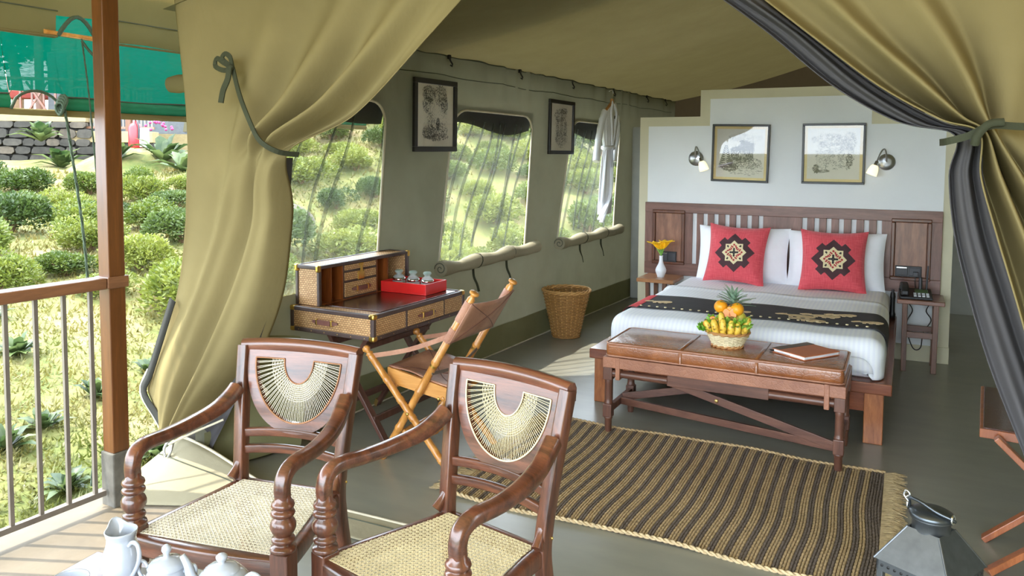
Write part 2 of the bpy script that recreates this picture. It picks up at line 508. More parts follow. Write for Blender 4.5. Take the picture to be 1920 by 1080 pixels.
def node(name, loc=(0, 0, 0), rz=0, kind='structure'):
    o = bpy.data.objects.new(name, None); COL.objects.link(o)
    o.empty_display_size = .1; o.location = loc; o.rotation_euler = (0, 0, rz)
    if kind: o['kind'] = kind
    return o
def copy_tree(o, parent=None):
    c = o.copy(); COL.objects.link(c)
    if parent: c.parent = parent
    for ch in list(o.children): copy_tree(ch, c)
    return c
def rrect(w, h, r, n=4):
    out = []
    for cx, cy, a0 in ((w / 2 - r, h / 2 - r, 0), (-w / 2 + r, h / 2 - r, 90), (-w / 2 + r, -h / 2 + r, 180), (w / 2 - r, -h / 2 + r, 270)):
        for k in range(n + 1):
            a = math.radians(a0 + 90 * k / n); out.append((cx + r * math.cos(a), cy + r * math.sin(a)))
    return out

# ------------------------------------------------------------------ shell: floor, tent walls, roof
wallX = lambda y: -2.915 + (y - 5.963) * .0492          # foot line of the left canvas wall
EAVE = 2.316
BACK = 10.0
RIDGE = -0.92
tag(MB().box(-3.12, 3.2, 2.62, BACK + .1, -.25, 0).build('floor', 'concrete_floor'), kind='structure')
fl = MB().box(-3.30, 3.2, -1.6, 2.62, -.25, 0).build('floor_veranda', 'concrete_floor'); tag(fl, kind='structure')
m = MB()
m.prism([(-3.34, -1.6), (-2.62, -1.6), (-2.50, 1.75), (-2.62, 2.32), (-2.95, 2.60), (-3.30, 3.3), (-3.40, 3.3)], -.26, .004, lambda a, b, t: (a, b, t))
tag(m.build('floor_sunlit_edge', 'sunlit_concrete'), kind='structure')  # strip cut to where sun falls on the same floor

# left canvas wall as a grid with three openings, gently wrinkled at the eave
WIN = [  # near-top, far-top, far-bottom, near-bottom as (y, z) on the wall
    [(3.02, 1.94), (4.13, 1.94), (4.03, .82), (2.93, .82)],
    [(4.93, 1.94), (6.155, 1.94), (5.985, .82), (4.72, .82)],
    [(6.91, 1.94), (8.15, 1.94), (8.0, .82), (6.64, .82)]]
def wxy(y, z, out=0.0):
    # wrinkle grows towards the eave
    k = max(0, (z - 1.95) / .37)
    w = .018 * k * math.sin(y * 21 + 3 * math.sin(y * 3.1)) + .010 * math.sin(y * 4.3 + z * 1.7) * (.3 + .7 * z / 2.3)
    return (wallX(y) + w - out, y, z)
def wall_left():
    m = MB()
    ys = [2.66]
    segs = []
    cuts = [2.66]
    for w in WIN: cuts += [w]
    def strip(f0, f1, z0, z1, nu, nv):   # f0/f1 give y of either side as a function of z
        m.grid(lambda u, v: wxy(lerp(f0(lerp(z0, z1, v)), f1(lerp(z0, z1, v)), u), lerp(z0, z1, v)), nu, nv)
    zt, zb = 1.94, .82
    side = lambda a, b: (lambda z: lerp(b[0], a[0], min(1, max(0, (z - zb) / (zt - zb)))))
    L = [lambda z: 2.66] + [side(w[1], w[2]) for w in WIN]
    R = [side(w[0], w[3]) for w in WIN] + [lambda z: BACK]
    for i in range(4):
        n = 4 if i < 3 else 24
        strip(L[i], R[i], zb, zt, n, 8)
        strip(L[i], R[i], 0.0, zb, n, 6)
        strip(L[i], R[i], zt, EAVE + .012, n * 3, 6)
    for w in WIN:
        f0, f1 = side(w[0], w[3]), side(w[1], w[2])
        strip(f0, f1, 0.0, zb, 10, 6); strip(f0, f1, zt, EAVE + .012, 40, 6)
    o = m.build('wall_left', 'canvas_wall')
    return tag(o, kind='structure')
wl = wall_left()
# seam line and rope line near the eave, ground band
MB().tube([(wxy(y / 10, 2.17)[0] + .004, y / 10, 2.17 + .006 * math.sin(y * .7)) for y in range(27, 100, 1)], .003, 5).build('seam', 'strap_dark', wl)
MB().tube([(wxy(y / 10, 2.31)[0] + .006, y / 10, 2.312) for y in range(27, 100, 1)], .005, 5).build('eave_cord', 'strap_dark', wl)
m = MB()
m.grid(lambda u, v: (wallX(lerp(2.7, 8.6, u)) + .012 + .006 * math.sin(u * 60), lerp(2.7, 8.6, u), lerp(0.0, .22, v)), 60, 2)
m.build('ground_band', 'canvas_band', wl)
MB().tube([(wallX(y / 10) + .02, y / 10, .008) for y in range(27, 86, 2)], .006, 5).build('foot_cord', 'piping_pale', wl)
for y in (4.833, 5.874, 6.885, 7.908, 8.934, 9.6):
    x = wallX(y) + .02
    m = MB(); m.tube([(x, y, 2.30), (x + .012, y, 2.275), (x + .02, y + .012, 2.255), (x + .012, y + .02, 2.24), (x + .002, y + .01, 2.25)], .006, 6)
    m.cbox((x, y, 2.305), (.014, .03, .03))
    m.build('eave_hook', 'iron_black', wl)

# roof: two sagging slopes
def roof_z(x, y):
    k = abs(x - RIDGE) / 1.95
    z = EAVE + .43 * (1 - k)
    z -= .035 * math.sin(PI * min(1, k)) * (1 + .3 * math.sin(y * 2.2))
    z += .006 * math.sin(y * 8 + x * 3) * (1 - k)
    return z
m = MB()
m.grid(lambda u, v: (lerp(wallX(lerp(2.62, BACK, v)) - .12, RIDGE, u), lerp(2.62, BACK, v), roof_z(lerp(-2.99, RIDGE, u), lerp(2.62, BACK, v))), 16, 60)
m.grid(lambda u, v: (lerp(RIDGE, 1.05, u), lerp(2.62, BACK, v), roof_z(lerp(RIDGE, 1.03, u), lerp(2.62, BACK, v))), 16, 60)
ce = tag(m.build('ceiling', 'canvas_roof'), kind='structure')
# right canvas wall and back gable
m = MB(); m.grid(lambda u, v: (1.05 + .012 * math.sin(u * 40), lerp(2.66, BACK, u), lerp(0, EAVE, v)), 40, 6)
tag(m.build('wall_right', 'canvas_wall'), kind='structure')
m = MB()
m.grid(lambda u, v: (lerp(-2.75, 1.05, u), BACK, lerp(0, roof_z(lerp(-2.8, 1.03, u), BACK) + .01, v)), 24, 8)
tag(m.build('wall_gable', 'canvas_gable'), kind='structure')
# bathroom block behind the bed wall
m = MB(); m.box(-2.765, -2.55, 8.45, 9.4, 0, 1.935)
tag(m.build('wall_bathroom', 'concrete_grey', bevel=.02), kind='structure')
m = MB(); m.box(-2.0, 1.03, 9.2, 9.32, 0, 1.95)
tag(m.build('wall_bathroom_back', 'concrete_grey'), kind='structure')

# stepped bed wall
YW = 6.90
XL, XR = -2.18, .335
prof = [(XL, 0), (XR, 0), (XR, 1.957), (-.205, 1.957), (-.205, 2.187), (-1.636, 2.187), (-1.636, 1.957), (XL, 1.957)]
m = MB(); m.prism(prof, YW, YW + .15, lambda a, b, t: (a, t, b))
wb = tag(m.build('wall_back', 'wall_cream', bevel=.006), kind='structure')
inn = [(-2.10, .13), (.262, .13), (.262, 1.875), (-.265, 1.875), (-.265, 2.108), (-1.55, 2.108), (-1.55, 1.875), (-2.10, 1.875)]
MB().prism(inn, YW - .004, YW + .02, lambda a, b, t: (a, t, b)).build('white_panel', 'wall_white', wb)
m = MB(); m.box(XL - .004, XR + .004, YW - .012, YW + .16, 0, .13)
tag(m.build('baseboard_back', 'wall_cream', bevel=.004), kind='structure')
# wooden wardrobe corner showing above the wall
m = MB(); m.box(-.20, 0.04, 7.3, 7.8, 0, 2.03)
o = m.build('wardrobe', 'wood_bamboo_x', bevel=.01)
tag(o, 'orange brown wooden wardrobe top peeping over the bed wall', 'wardrobe')

# ------------------------------------------------------------------ window screens
def wq(w, u, v, out=0.0):   # u along wall, v up, inside one window quad
    nt, ft, fb, nb = w
    yb, zb = lerp(nb[0], fb[0], u), lerp(nb[1], fb[1], u)
    yt, zt = lerp(nt[0], ft[0], u), lerp(nt[1], ft[1], u)
    y, z = lerp(yb, yt, v), lerp(zb, zt, v)
    p = wxy(y, z); return Vector((p[0] - out, y, z))
for i, w in enumerate(WIN):
    root = node('window_%d' % (i + 1), (0, 0, 0))
    m = MB(); m.grid(lambda u, v: wq(w, u, v, .02 + .006 * math.sin(u * 17 + v * 3)), 26, 10)
    m.build('insect_screen', 'net_window', root)
    # rounded top corners: canvas gussets with pale piping
    path = []
    R = .13
    for k in range(7): path.append((0, lerp(0, 1 - R * 1.0, k / 6)))
    for k in range(1, 6): a = PI - PI / 2 * k / 6; path.append((R + R * math.cos(a), 1 - R + R * math.sin(a)))
    for k in range(9): path.append((lerp(R, 1 - R, k / 8), 1))
    for k in range(1, 6): a = PI / 2 - PI / 2 * k / 6; path.append((1 - R + R * math.cos(a), 1 - R + R * math.sin(a)))
    for k in range(7): path.append((1, lerp(1 - R, 0, k / 6)))
    MB().tube([wq(w, a, b, -.006) for a, b in path], .009, 6).build('piping', 'piping_pale', root)
    for sgn in (0, 1):
        g = [(sgn, 1 - R)] + [((R + R * math.cos(PI - PI / 2 * k / 6)) if sgn == 0 else 1 - R - R * math.cos(PI - PI / 2 * k / 6), 1 - R + R * math.sin(PI / 2 * k / 6)) for k in range(1, 7)] + [(sgn, 1)]
        pts = [wq(w, a, b, .0) for a, b in g]
        c = len(pts) - 1
        MB().add(pts, [(c, j, j + 1) for j in range(c - 1)]).build('corner_gusset', 'canvas_wall', root)
    # black storm flap under the top edge
    m = MB(); m.grid(lambda u, v: wq(w, lerp(-.01, 1.01, u), lerp(1.035, .885 + .035 * math.sin(u * 5.5 + i) * (1 if i else .4), v), .005 + .03 * v), 20, 4)
    m.build('storm_flap', 'flap_black', root)
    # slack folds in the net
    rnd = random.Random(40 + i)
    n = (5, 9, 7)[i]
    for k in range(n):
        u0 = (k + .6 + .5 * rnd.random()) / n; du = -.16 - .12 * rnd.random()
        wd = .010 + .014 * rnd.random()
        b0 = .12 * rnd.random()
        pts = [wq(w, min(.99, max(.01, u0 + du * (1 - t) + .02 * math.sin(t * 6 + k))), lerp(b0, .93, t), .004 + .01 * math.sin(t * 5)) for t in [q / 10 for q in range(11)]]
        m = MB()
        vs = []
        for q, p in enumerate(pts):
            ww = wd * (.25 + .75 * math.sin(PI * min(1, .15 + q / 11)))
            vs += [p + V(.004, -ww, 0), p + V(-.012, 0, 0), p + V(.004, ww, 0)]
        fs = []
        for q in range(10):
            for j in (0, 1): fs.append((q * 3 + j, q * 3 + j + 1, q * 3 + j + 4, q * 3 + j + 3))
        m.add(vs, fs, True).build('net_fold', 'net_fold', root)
    # rolled-up flap below the window (the first one is hidden behind the desk)
    if i:
        roll = node('rolled_flap', (0, 0, 0), 0, None); roll.parent = root
        L0 = wq(w, -.04, 0); L1 = wq(w, 1.10 if i == 1 else 1.05, .02)
        pts = []; rr = []
        for q in range(25):
            t = q / 24; p = L0.lerp(L1, t)
            sag = -.020 - .012 * math.sin(t * 3 * PI) ** 2
            pts.append(p + V(.055, 0, sag)); rr.append(.050 + .007 * math.cos(t * 6 * PI) + .003 * math.sin(t * 31))
        roll_body = MB().tube(pts, rr, 14).build('roll', 'canvas_pale', root)
        # spiral end
        sp = [pts[0] + V(.0 + math.cos(a) * r0, -.004, math.sin(a) * r0) for a, r0 in [(k * .5, .006 + .0022 * k) for k in range(20)]]
        MB().tube(sp, .003, 5).build('roll_spiral', 'strap_dark', root)
        bpy.data.objects.remove(roll)
        for t in (.33, .68) if i == 1 else (.35, .7):
            p = L0.lerp(L1, t) + V(.055, 0, -.02)
            ring = [p + V(math.cos(a) * .054, .01 * math.sin(a * 2), math.sin(a) * .054) for a in [2 * PI * k / 12 for k in range(12)]]
            MB().tube(ring, .006, 5, closed=True).build('roll_tie', 'strap_green', root)
            tail = [p + V(-.03, 0, -.05), p + V(-.04, .03, -.13), p + V(-.045, .09, -.20), p + V(-.045, .12, -.26)]
            MB().sweep(catmull(tail, 4), [(-.009, -.002), (.009, -.002), (.009, .002), (-.009, .002)], None, None, False).build('roll_tie_tail', 'strap_green', root)
CL = [[(-3.166, 2.65, 2.486), (-3.109, 2.65, 2.18), (-3.075, 2.65, 1.876), (-3.083, 2.65, 1.571), (-3.107, 2.65, 1.236), (-3.184, 2.65, 0.89), (-3.349, 2.65, 0.523), (-3.408, 2.65, 0.405), (-3.317, 2.65, 0.295)], [(-2.79, 2.65, 2.448), (-2.83, 2.65, 2.162), (-2.854, 2.65, 1.87), (-2.895, 2.65, 1.573), (-2.956, 2.65, 1.243), (-3.073, 2.65, 0.9), (-3.251, 2.65, 0.563), (-3.276, 2.65, 0.37), (-3.248, 2.65, 0.279)], [(-2.44, 2.65, 2.412), (-2.568, 2.65, 2.145), (-2.686, 2.65, 1.865), (-2.776, 2.65, 1.574), (-2.868, 2.65, 1.248), (-2.982, 2.65, 0.908), (-3.119, 2.65, 0.58), (-3.18, 2.65, 0.384), (-3.203, 2.65, 0.259)], [(-2.147, 2.65, 2.383), (-2.294, 2.65, 2.127), (-2.479, 2.65, 1.859), (-2.649, 2.65, 1.611), (-2.783, 2.65, 1.252), (-2.894, 2.65, 0.916), (-3.027, 2.65, 0.591), (-3.116, 2.65, 0.394), (-3.173, 2.65, 0.251)], [(-1.902, 2.65, 2.358), (-2.066, 2.65, 2.112), (-2.297, 2.65, 1.854), (-2.578, 2.65, 1.619), (-2.682, 2.65, 1.257), (-2.79, 2.65, 0.925), (-2.937, 2.65, 0.603), (-3.057, 2.65, 0.402), (-3.158, 2.65, 0.245)], [(-1.685, 2.65, 2.336), (-1.89, 2.65, 2.101), (-2.181, 2.65, 1.828), (-2.515, 2.65, 1.609), (-2.6, 2.65, 1.26), (-2.705, 2.65, 0.933), (-2.866, 2.65, 0.611), (-3.013, 2.65, 0.409), (-3.147, 2.65, 0.241)], [(-1.47, 2.65, 2.315), (-1.741, 2.65, 2.07), (-2.091, 2.65, 1.77), (-2.449, 2.65, 1.598), (-2.51, 2.65, 1.313), (-2.59, 2.65, 0.943), (-2.756, 2.65, 0.625), (-2.959, 2.65, 0.404), (-3.128, 2.65, 0.236)]]
CLN = [[(-2.514, 2.72, 1.585), (-2.587, 2.72, 1.28), (-2.679, 2.72, 0.924), (-2.853, 2.72, 0.597), (-3.056, 2.72, 0.369), (-3.23, 2.72, 0.186)], [(-2.508, 2.72, 1.586), (-2.554, 2.72, 1.282), (-2.632, 2.72, 0.928), (-2.765, 2.72, 0.634), (-2.929, 2.72, 0.375), (-3.155, 2.72, 0.149)], [(-2.505, 2.72, 1.586), (-2.544, 2.72, 1.282), (-2.612, 2.72, 0.93), (-2.717, 2.72, 0.691), (-2.832, 2.72, 0.443), (-3.025, 2.72, 0.131)]]
CR = [[(-0.447, 2.62, 2.121), (-0.267, 2.62, 1.967), (-0.081, 2.62, 1.812), (0.078, 2.62, 1.714), (0.176, 2.62, 1.674), (0.185, 2.62, 1.551), (0.226, 2.62, 1.399), (0.284, 2.62, 1.203), (0.343, 2.62, 0.994), (0.409, 2.62, 0.774), (0.474, 2.62, 0.556)], [(-0.318, 2.62, 2.11), (-0.16, 2.62, 1.96), (-0.01, 2.62, 1.818), (0.118, 2.62, 1.718), (0.187, 2.62, 1.674), (0.215, 2.62, 1.552), (0.269, 2.62, 1.401), (0.334, 2.62, 1.207), (0.399, 2.62, 1.001), (0.464, 2.62, 0.783), (0.528, 2.62, 0.569)], [(-0.202, 2.62, 2.116), (-0.072, 2.62, 1.963), (0.046, 2.62, 1.839), (0.138, 2.62, 1.728), (0.197, 2.62, 1.674), (0.246, 2.62, 1.552), (0.307, 2.62, 1.403), (0.384, 2.62, 1.212), (0.454, 2.62, 1.009), (0.518, 2.62, 0.793), (0.58, 2.62, 0.581)], [(-0.048, 2.62, 2.118), (0.055, 2.62, 1.97), (0.127, 2.62, 1.844), (0.178, 2.62, 1.735), (0.211, 2.62, 1.674), (0.276, 2.62, 1.553), (0.351, 2.62, 1.405), (0.433, 2.62, 1.216), (0.508, 2.62, 1.016), (0.57, 2.62, 0.803), (0.626, 2.62, 0.591)], [(0.117, 2.62, 2.118), (0.176, 2.62, 1.963), (0.209, 2.62, 1.84), (0.226, 2.62, 1.734), (0.239, 2.62, 1.677), (0.32, 2.62, 1.554), (0.401, 2.62, 1.407), (0.493, 2.62, 1.221), (0.56, 2.62, 1.023), (0.622, 2.62, 0.812), (0.671, 2.62, 0.601)], [(0.371, 2.62, 2.108), (0.365, 2.62, 1.95), (0.352, 2.62, 1.834), (0.344, 2.62, 1.732), (0.353, 2.62, 1.676), (0.419, 2.62, 1.555), (0.484, 2.62, 1.411), (0.562, 2.62, 1.227), (0.628, 2.62, 1.032), (0.683, 2.62, 0.823), (0.726, 2.62, 0.614)], [(0.707, 2.62, 2.089), (0.715, 2.62, 1.928), (0.72, 2.62, 1.819), (0.725, 2.62, 1.724), (0.728, 2.62, 1.673), (0.733, 2.62, 1.561), (0.74, 2.62, 1.424), (0.749, 2.62, 1.244), (0.759, 2.62, 1.049), (0.769, 2.62, 0.839), (0.779, 2.62, 0.626)]]
CRN = [[(-0.591, 2.67, 2.143), (-0.419, 2.67, 2.005), (-0.22, 2.67, 1.829), (-0.035, 2.67, 1.714), (0.12, 2.67, 1.67), (0.112, 2.67, 1.549), (0.133, 2.67, 1.374), (0.179, 2.67, 1.185), (0.239, 2.67, 0.984), (0.331, 2.67, 0.742), (0.414, 2.67, 0.52)], [(-0.524, 2.67, 2.137), (-0.345, 2.67, 2.0), (-0.151, 2.67, 1.824), (0.023, 2.67, 1.709), (0.153, 2.67, 1.669), (0.157, 2.67, 1.55), (0.188, 2.67, 1.377), (0.243, 2.67, 1.191), (0.308, 2.67, 0.993), (0.391, 2.67, 0.753), (0.47, 2.67, 0.533)], [(-0.447, 2.67, 2.13), (-0.264, 2.67, 1.968), (-0.075, 2.67, 1.811), (0.086, 2.67, 1.711), (0.185, 2.67, 1.672), (0.198, 2.67, 1.551), (0.242, 2.67, 1.38), (0.302, 2.67, 1.196), (0.362, 2.67, 1.0), (0.442, 2.67, 0.762), (0.52, 2.67, 0.545)]]
# ------------------------------------------------------------------ tied-back front curtains
def crow(vals, t):
    # catmull interpolation of a list of Vectors / floats at parameter t in 0..1
    n = len(vals) - 1
    x = min(max(t * n, 0), n - 1e-6); i = int(x); f = x - i
    p0 = vals[max(i - 1, 0)]; p1 = vals[i]; p2 = vals[i + 1]; p3 = vals[min(i + 2, n)]
    return .5 * ((2 * p1) + (p2 - p0) * f + (2 * p0 - 5 * p1 + 4 * p2 - p3) * f * f + (3 * p1 - p0 - 3 * p2 + p3) * f ** 3)
def drape(cols, nu, nv, depth):
    cols = [[Vector(p) for p in c] for c in cols]
    def fn(u, v):
        p = crow([crow(c, v) for c in cols], u)
        return p + depth(u, v)
    m = MB(); m.grid(fn, nu, nv)
    return m
def sstep(a, b, x):
    t = min(1, max(0, (x - a) / (b - a))); return t * t * (3 - 2 * t)
def dl(u, v):
    g = math.exp(-((v - .375) / .07) ** 2)                 # gathered at the tie
    s = sstep(.22, .5, u)
    upper = 1 - sstep(.33, .40, v); lower = sstep(.36, .45, v)
    f = 0
    # a few broad rolls above the tie, running diagonally
    f += upper * s * (-.075 * math.cos((u - .80) * 27) - .006 * math.cos(u * 52 + 1)) * (.30 + .70 * sstep(0, .3, v))
    f += lower * (-.045 * math.cos(u * 14 + v * 2.0) - .016 * math.cos(u * 31 + v * 5)) * (.35 + .65 * s) * (1 - .5 * sstep(.8, 1, v))
    f += (1 - s) * upper * (-.012 * math.sin(u * 20 + v * 7) - .010 * math.sin(v * 11 + u * 6))
    f -= .05 * s * g
    f -= .10 * lower * sstep(.45, .8, v) * math.sin(PI * min(1, u))   # billows out below
    if u > .93: f += .05 * (u - .93) / .07                 # hem turns back
    return V(0, f, 0)
cl = thing('tent_curtain', 'olive canvas tent curtain tied back beside the desk', 'curtain', (0, 0, 0), 0, 'front curtains')
drape(CL, 96, 110, dl).build('curtain_cloth', 'canvas_curtain', cl, solid=.004)
# dark hem band and pale zip tape at the pulled-out lower corner
hem = [Vector(CL[0][k]) + V(.012, -.03, 0) for k in (5, 6, 7, 8)] + [Vector((-3.20, 2.60, .215))]
MB().sweep(catmull(hem, 6), [(-.020, -.003), (.020, -.003), (.020, .003), (-.020, .003)], V(0, -1, 0)).build('hem_band', 'flap_black', cl)
hem2 = [p + V(-.032, .012, -.010) for p in hem[1:]]
MB().sweep(catmull(hem2, 6), [(-.013, -.003), (.013, -.003), (.013, .003), (-.013, .003)], V(0, -1, 0)).build('zip_tape', 'piping_pale', cl)
drape(CLN, 14, 40, lambda u, v: V(0, .02 * math.sin(u * 9 + v * 2), 0)).build('net_lining', 'net_dark', cl)
# tie strap with a knotted bow
T0 = V(-2.70, 2.575, 1.985); T1 = V(-2.445, 2.50, 1.625)
st = catmull([T0, V(-2.64, 2.555, 1.86), V(-2.56, 2.54, 1.73), V(-2.49, 2.525, 1.655), V(-2.425, 2.56, 1.612), V(-2.40, 2.66, 1.60)], 5)
flatp = [(-.011, -.003), (.011, -.003), (.011, .003), (-.011, .003)]
MB().sweep(st, flatp, V(0, -1, 0), None, False).build('tie_strap', 'strap_green', cl)
for pts in ([T0, T0 + V(-.03, -.02, .02), T0 + V(-.085, -.01, .045), T0 + V(-.095, -.01, .01), T0 + V(-.03, -.02, -.012), T0],
            [T0, T0 + V(-.03, -.03, .035), T0 + V(-.02, -.025, .06), T0 + V(.005, -.02, .045), T0]):
    MB().sweep(catmull(pts, 4), [(-.011, -.003), (.011, -.003), (.011, .003), (-.011, .003)], V(0, -1, .3), None, False).build('bow_loop', 'strap_green', cl)
MB().sweep(catmull([T0 + V(0, -.02, 0), T0 + V(-.01, -.02, -.05), T0 + V(-.045, -.015, -.10), T0 + V(-.055, -.02, -.155)], 4), [(-.015, -.003), (.015, -.003), (.015, .003), (-.015, .003)], V(0, -1, 0), None, False).build('strap_tail', 'strap_green', cl)
MB().ball(T0 + V(0, -.012, 0), (.016, .014, .016)).build('strap_knot', 'strap_green', cl)

def dr(u, v):
    s = 1 - sstep(.55, .85, u)
    f = s * (-.068 * math.cos(u * 24 + .4) - .015 * math.cos(u * 47)) * (.5 + .5 * sstep(0, .25, v)) * (1 - .55 * math.exp(-((v - .4) / .06) ** 2))
    f -= .05 * s * math.exp(-((v - .4) / .05) ** 2)
    f += (1 - s) * (-.018 * math.sin(u * 11 + v * 5) - .02 * math.sin(v * 6 + u * 3))
    return V(0, f, 0)
cr_ = thing('tent_curtain', 'olive canvas tent curtain with dark net lining beside the lantern', 'curtain', (0, 0, 0), 0, 'front curtains')
drape(CR, 90, 110, dr).build('curtain_cloth', 'canvas_curtain', cr_, solid=.004)
def dnr(u, v):
    return V(0, -.022 * math.cos(u * 10 + .5 + v * 3) - .01 * math.cos(u * 23) - .03 * math.exp(-((v - .4) / .05) ** 2), 0)
drape(CRN, 40, 90, dnr).build('net_lining', 'net_dark', cr_, solid=.003)
st = catmull([V(.085, 2.62, 1.648), V(.10, 2.54, 1.650), V(.15, 2.52, 1.665), V(.20, 2.515, 1.692), V(.26, 2.53, 1.69), V(.36, 2.56, 1.685), V(.6, 2.58, 1.68), V(1.0, 2.6, 1.68)], 5)
MB().sweep(st, [(-.010, -.003), (.010, -.003), (.010, .003), (-.010, .003)], V(0, -1, 0), None, False).build('tie_strap', 'strap_green', cr_)
MB().tube(catmull([V(.165, 2.51, 1.64), V(.17, 2.50, 1.665), V(.195, 2.50, 1.695), V(.23, 2.505, 1.70)], 4), .012, 6).build('strap_knot', 'strap_green', cr_)
# header canvas above the opening
m = MB(); m.grid(lambda u, v: (lerp(-3.17, 1.6, u), 2.62, lerp(2.36, 3.05 - .33 * abs(lerp(-3.1, 1.3, u) - RIDGE), v)), 24, 3)
tag(m.build('wall_front', 'canvas_curtain'), kind='structure')
# canvas sill sewn along the front of the tent
sl = node('trim_1')
def sill(u, v):
    x = lerp(-3.19, -1.75, u)
    h = .17 * (1 - sstep(.0, .52, u)) + .012
    y0 = lerp(2.66, 2.70, u); w = lerp(.36, .17, sstep(0, .55, u))
    y = y0 - w * v - .02 * math.sin(u * 16) * v * (1 - u)
    x += -.10 * v * (1 - u) ** 2
    z = h * (1 - v) ** 1.2 + .010 + .010 * math.sin(u * 23 + v * 5) * v * (1 - v) * (1 - u)
    return (x, y, z)
m = MB(); m.grid(sill, 50, 12); m.build('sill_canvas', 'canvas_pale', sl, solid=.004)
MB().tube([sill(k / 40, 0) for k in range(41)], .008, 6).build('sill_zip', 'piping_pale', sl)
MB().tube([Vector(sill(k / 40, .28)) + V(0, -.002, .004) for k in range(41)], .0025, 5).build('sill_stitch', 'strap_dark', sl)
rg = catmull([V(-3.17, 2.60, .22), V(-3.18, 2.56, .17), V(-3.16, 2.555, .12), V(-3.14, 2.565, .16), V(-3.15, 2.59, .20)], 4)
MB().tube(rg, .007, 6).build('sill_buckle', 'steel', sl)
MB().tube([(-3.16, 2.57, .19), (-3.03, 2.62, .26), (-2.93, 2.7, .31)], .006, 6).build('sill_cord', 'piping_pale', sl)
# dark inner lower corner flap of the tent with its pale zip
m = MB(); m.grid(lambda u, v: (lerp(-3.06, -2.90, u) + .03 * math.sin(v * 3), lerp(2.74, 3.2, u) + .02 * math.sin(u * 9), lerp(.02, .72 - .1 * u, v)), 10, 8)
cf = m.build('trim_2', 'canvas_band'); tag(cf, kind='structure')
MB().sweep([(-2.84, 2.72, .62), (-2.74, 2.73, .52), (-2.68, 2.74, .46)], [(-.004, -.014), (.004, -.014), (.004, .014), (-.004, .014)], V(0, -1, 0), None, False).build('zip_tape', 'piping_pale', cf)

# ------------------------------------------------------------------ veranda: post, railing, flysheet, shade blind
SK = .0557
PX, PY = -3.180, 2.305
po = thing('veranda_post', 'square brown timber veranda post on a dark stone foot', 'post', (PX, PY, 0), -SK)
MB().box(-.039, .039, -.039, .039, .25, 2.9).build('post_shaft', 'wood_post', po, bevel=.004)
MB().box(-.047, .047, -.047, .047, .0, .25).build('post_foot', 'concrete_foot', po, bevel=.006)
MB().box(-.050, .050, -.050, .050, 1.00, 1.052).build('rail_collar', 'wood_rail', po, bevel=.004)
ra = thing('veranda_railing', 'wooden top rail on thin grey balusters at the deck edge', 'railing', (PX, PY, 0), -SK)
MB().box(-.045, .045, -4.2, -.051, 1.00, 1.05).build('top_rail', 'wood_rail', ra, bevel=.006)
MB().box(-.012, .012, -4.2, -.06, .060, .085).build('bottom_rail', 'iron_baluster', ra, bevel=.002)
for k in range(28):
    y = -.105 - k * .118
    MB().box(-.008, .008, y - .008, y + .008, .085, 1.0).build('baluster', 'iron_baluster', ra)
# flysheet over the veranda with a stitched valance
fy = thing('flysheet', 'brown canvas flysheet valance above the green shade blind', 'canopy', (0, 0, 0))
vx = lambda y: -3.62 + (y - 2.1) * .0557
def fly(u, v):
    y = lerp(-1.4, 4.6, v); x = lerp(vx(y), RIDGE, u)
    return (x, y, lerp(2.60, 3.15, u) - .05 * math.sin(PI * u))
m = MB(); m.grid(fly, 12, 20)
m.grid(lambda u, v: (lerp(RIDGE, 1.8, u), lerp(-1.4, 2.9, v), lerp(3.15, 2.6, u)), 12, 14)
m.build('fly_roof', 'canvas_fly', fy)
def valance(u, v):
    y = lerp(.4, 4.6, u)
    notch = 0
    zb = 2.150 + .012 * math.sin(y * 5)
    return (vx(y) + .012 * math.sin(y * 23) * (1 - v) + .02 * v, y, lerp(zb, 2.60, v))
# two lengths with an opening for the tie rope
def val_part(y0, y1, z0, z1):
    m = MB(); m.grid(lambda u, v: valance((lerp(y0, y1, u) - .4) / 4.2, (lerp(z0, z1, v) - 2.15) / .45), 24, 4); return m
val_part(-1.4, 2.36, 2.15, 2.60).build('valance', 'canvas_fly', fy)
val_part(2.36, 2.56, 2.255, 2.60).build('valance', 'canvas_fly', fy)
val_part(2.56, 4.6, 2.15, 2.60).build('valance', 'canvas_fly', fy)
arch = [(vx(2.36) + .01, 2.36 + .2 * k / 10, 2.155 + .10 * math.sin(PI * k / 10)) for k in range(11)]
MB().tube(arch, .010, 6).build('rope_slot', 'rope_green', fy)
for y0, y1 in ((.4, 2.36), (2.56, 4.6)):
    MB().tube([(vx(lerp(y0, y1, k / 20)) + .012, lerp(y0, y1, k / 20), 2.268) for k in range(21)], .003, 5).build('valance_seam', 'strap_dark', fy)
    MB().tube([(vx(lerp(y0, y1, k / 20)) + .004, lerp(y0, y1, k / 20), 2.15) for k in range(21)], .006, 6).build('valance_hem', 'canvas_fly', fy)
MB().tube([(vx(2.30), 2.30, 2.165), (vx(2.62), 2.62, 2.16)], .012, 8).build('valance_rod', 'wood_bamboo', fy)
# beam over the curtain corner
m = MB(); m.box(-3.26, 1.5, 2.36, 2.44, 2.40, 2.50); m.build('eave_beam', 'wood_post', fy, bevel=.004)
# unseen canvas panel added on the far side to shade the right curtain
m = MB(); m.grid(lambda u, v: (1.8 + .015 * math.sin(u * 50), lerp(-1.4, 2.7, u), lerp(.0, 2.6, v)), 60, 4); m.build('added_shade_panel', 'canvas_fly', fy)
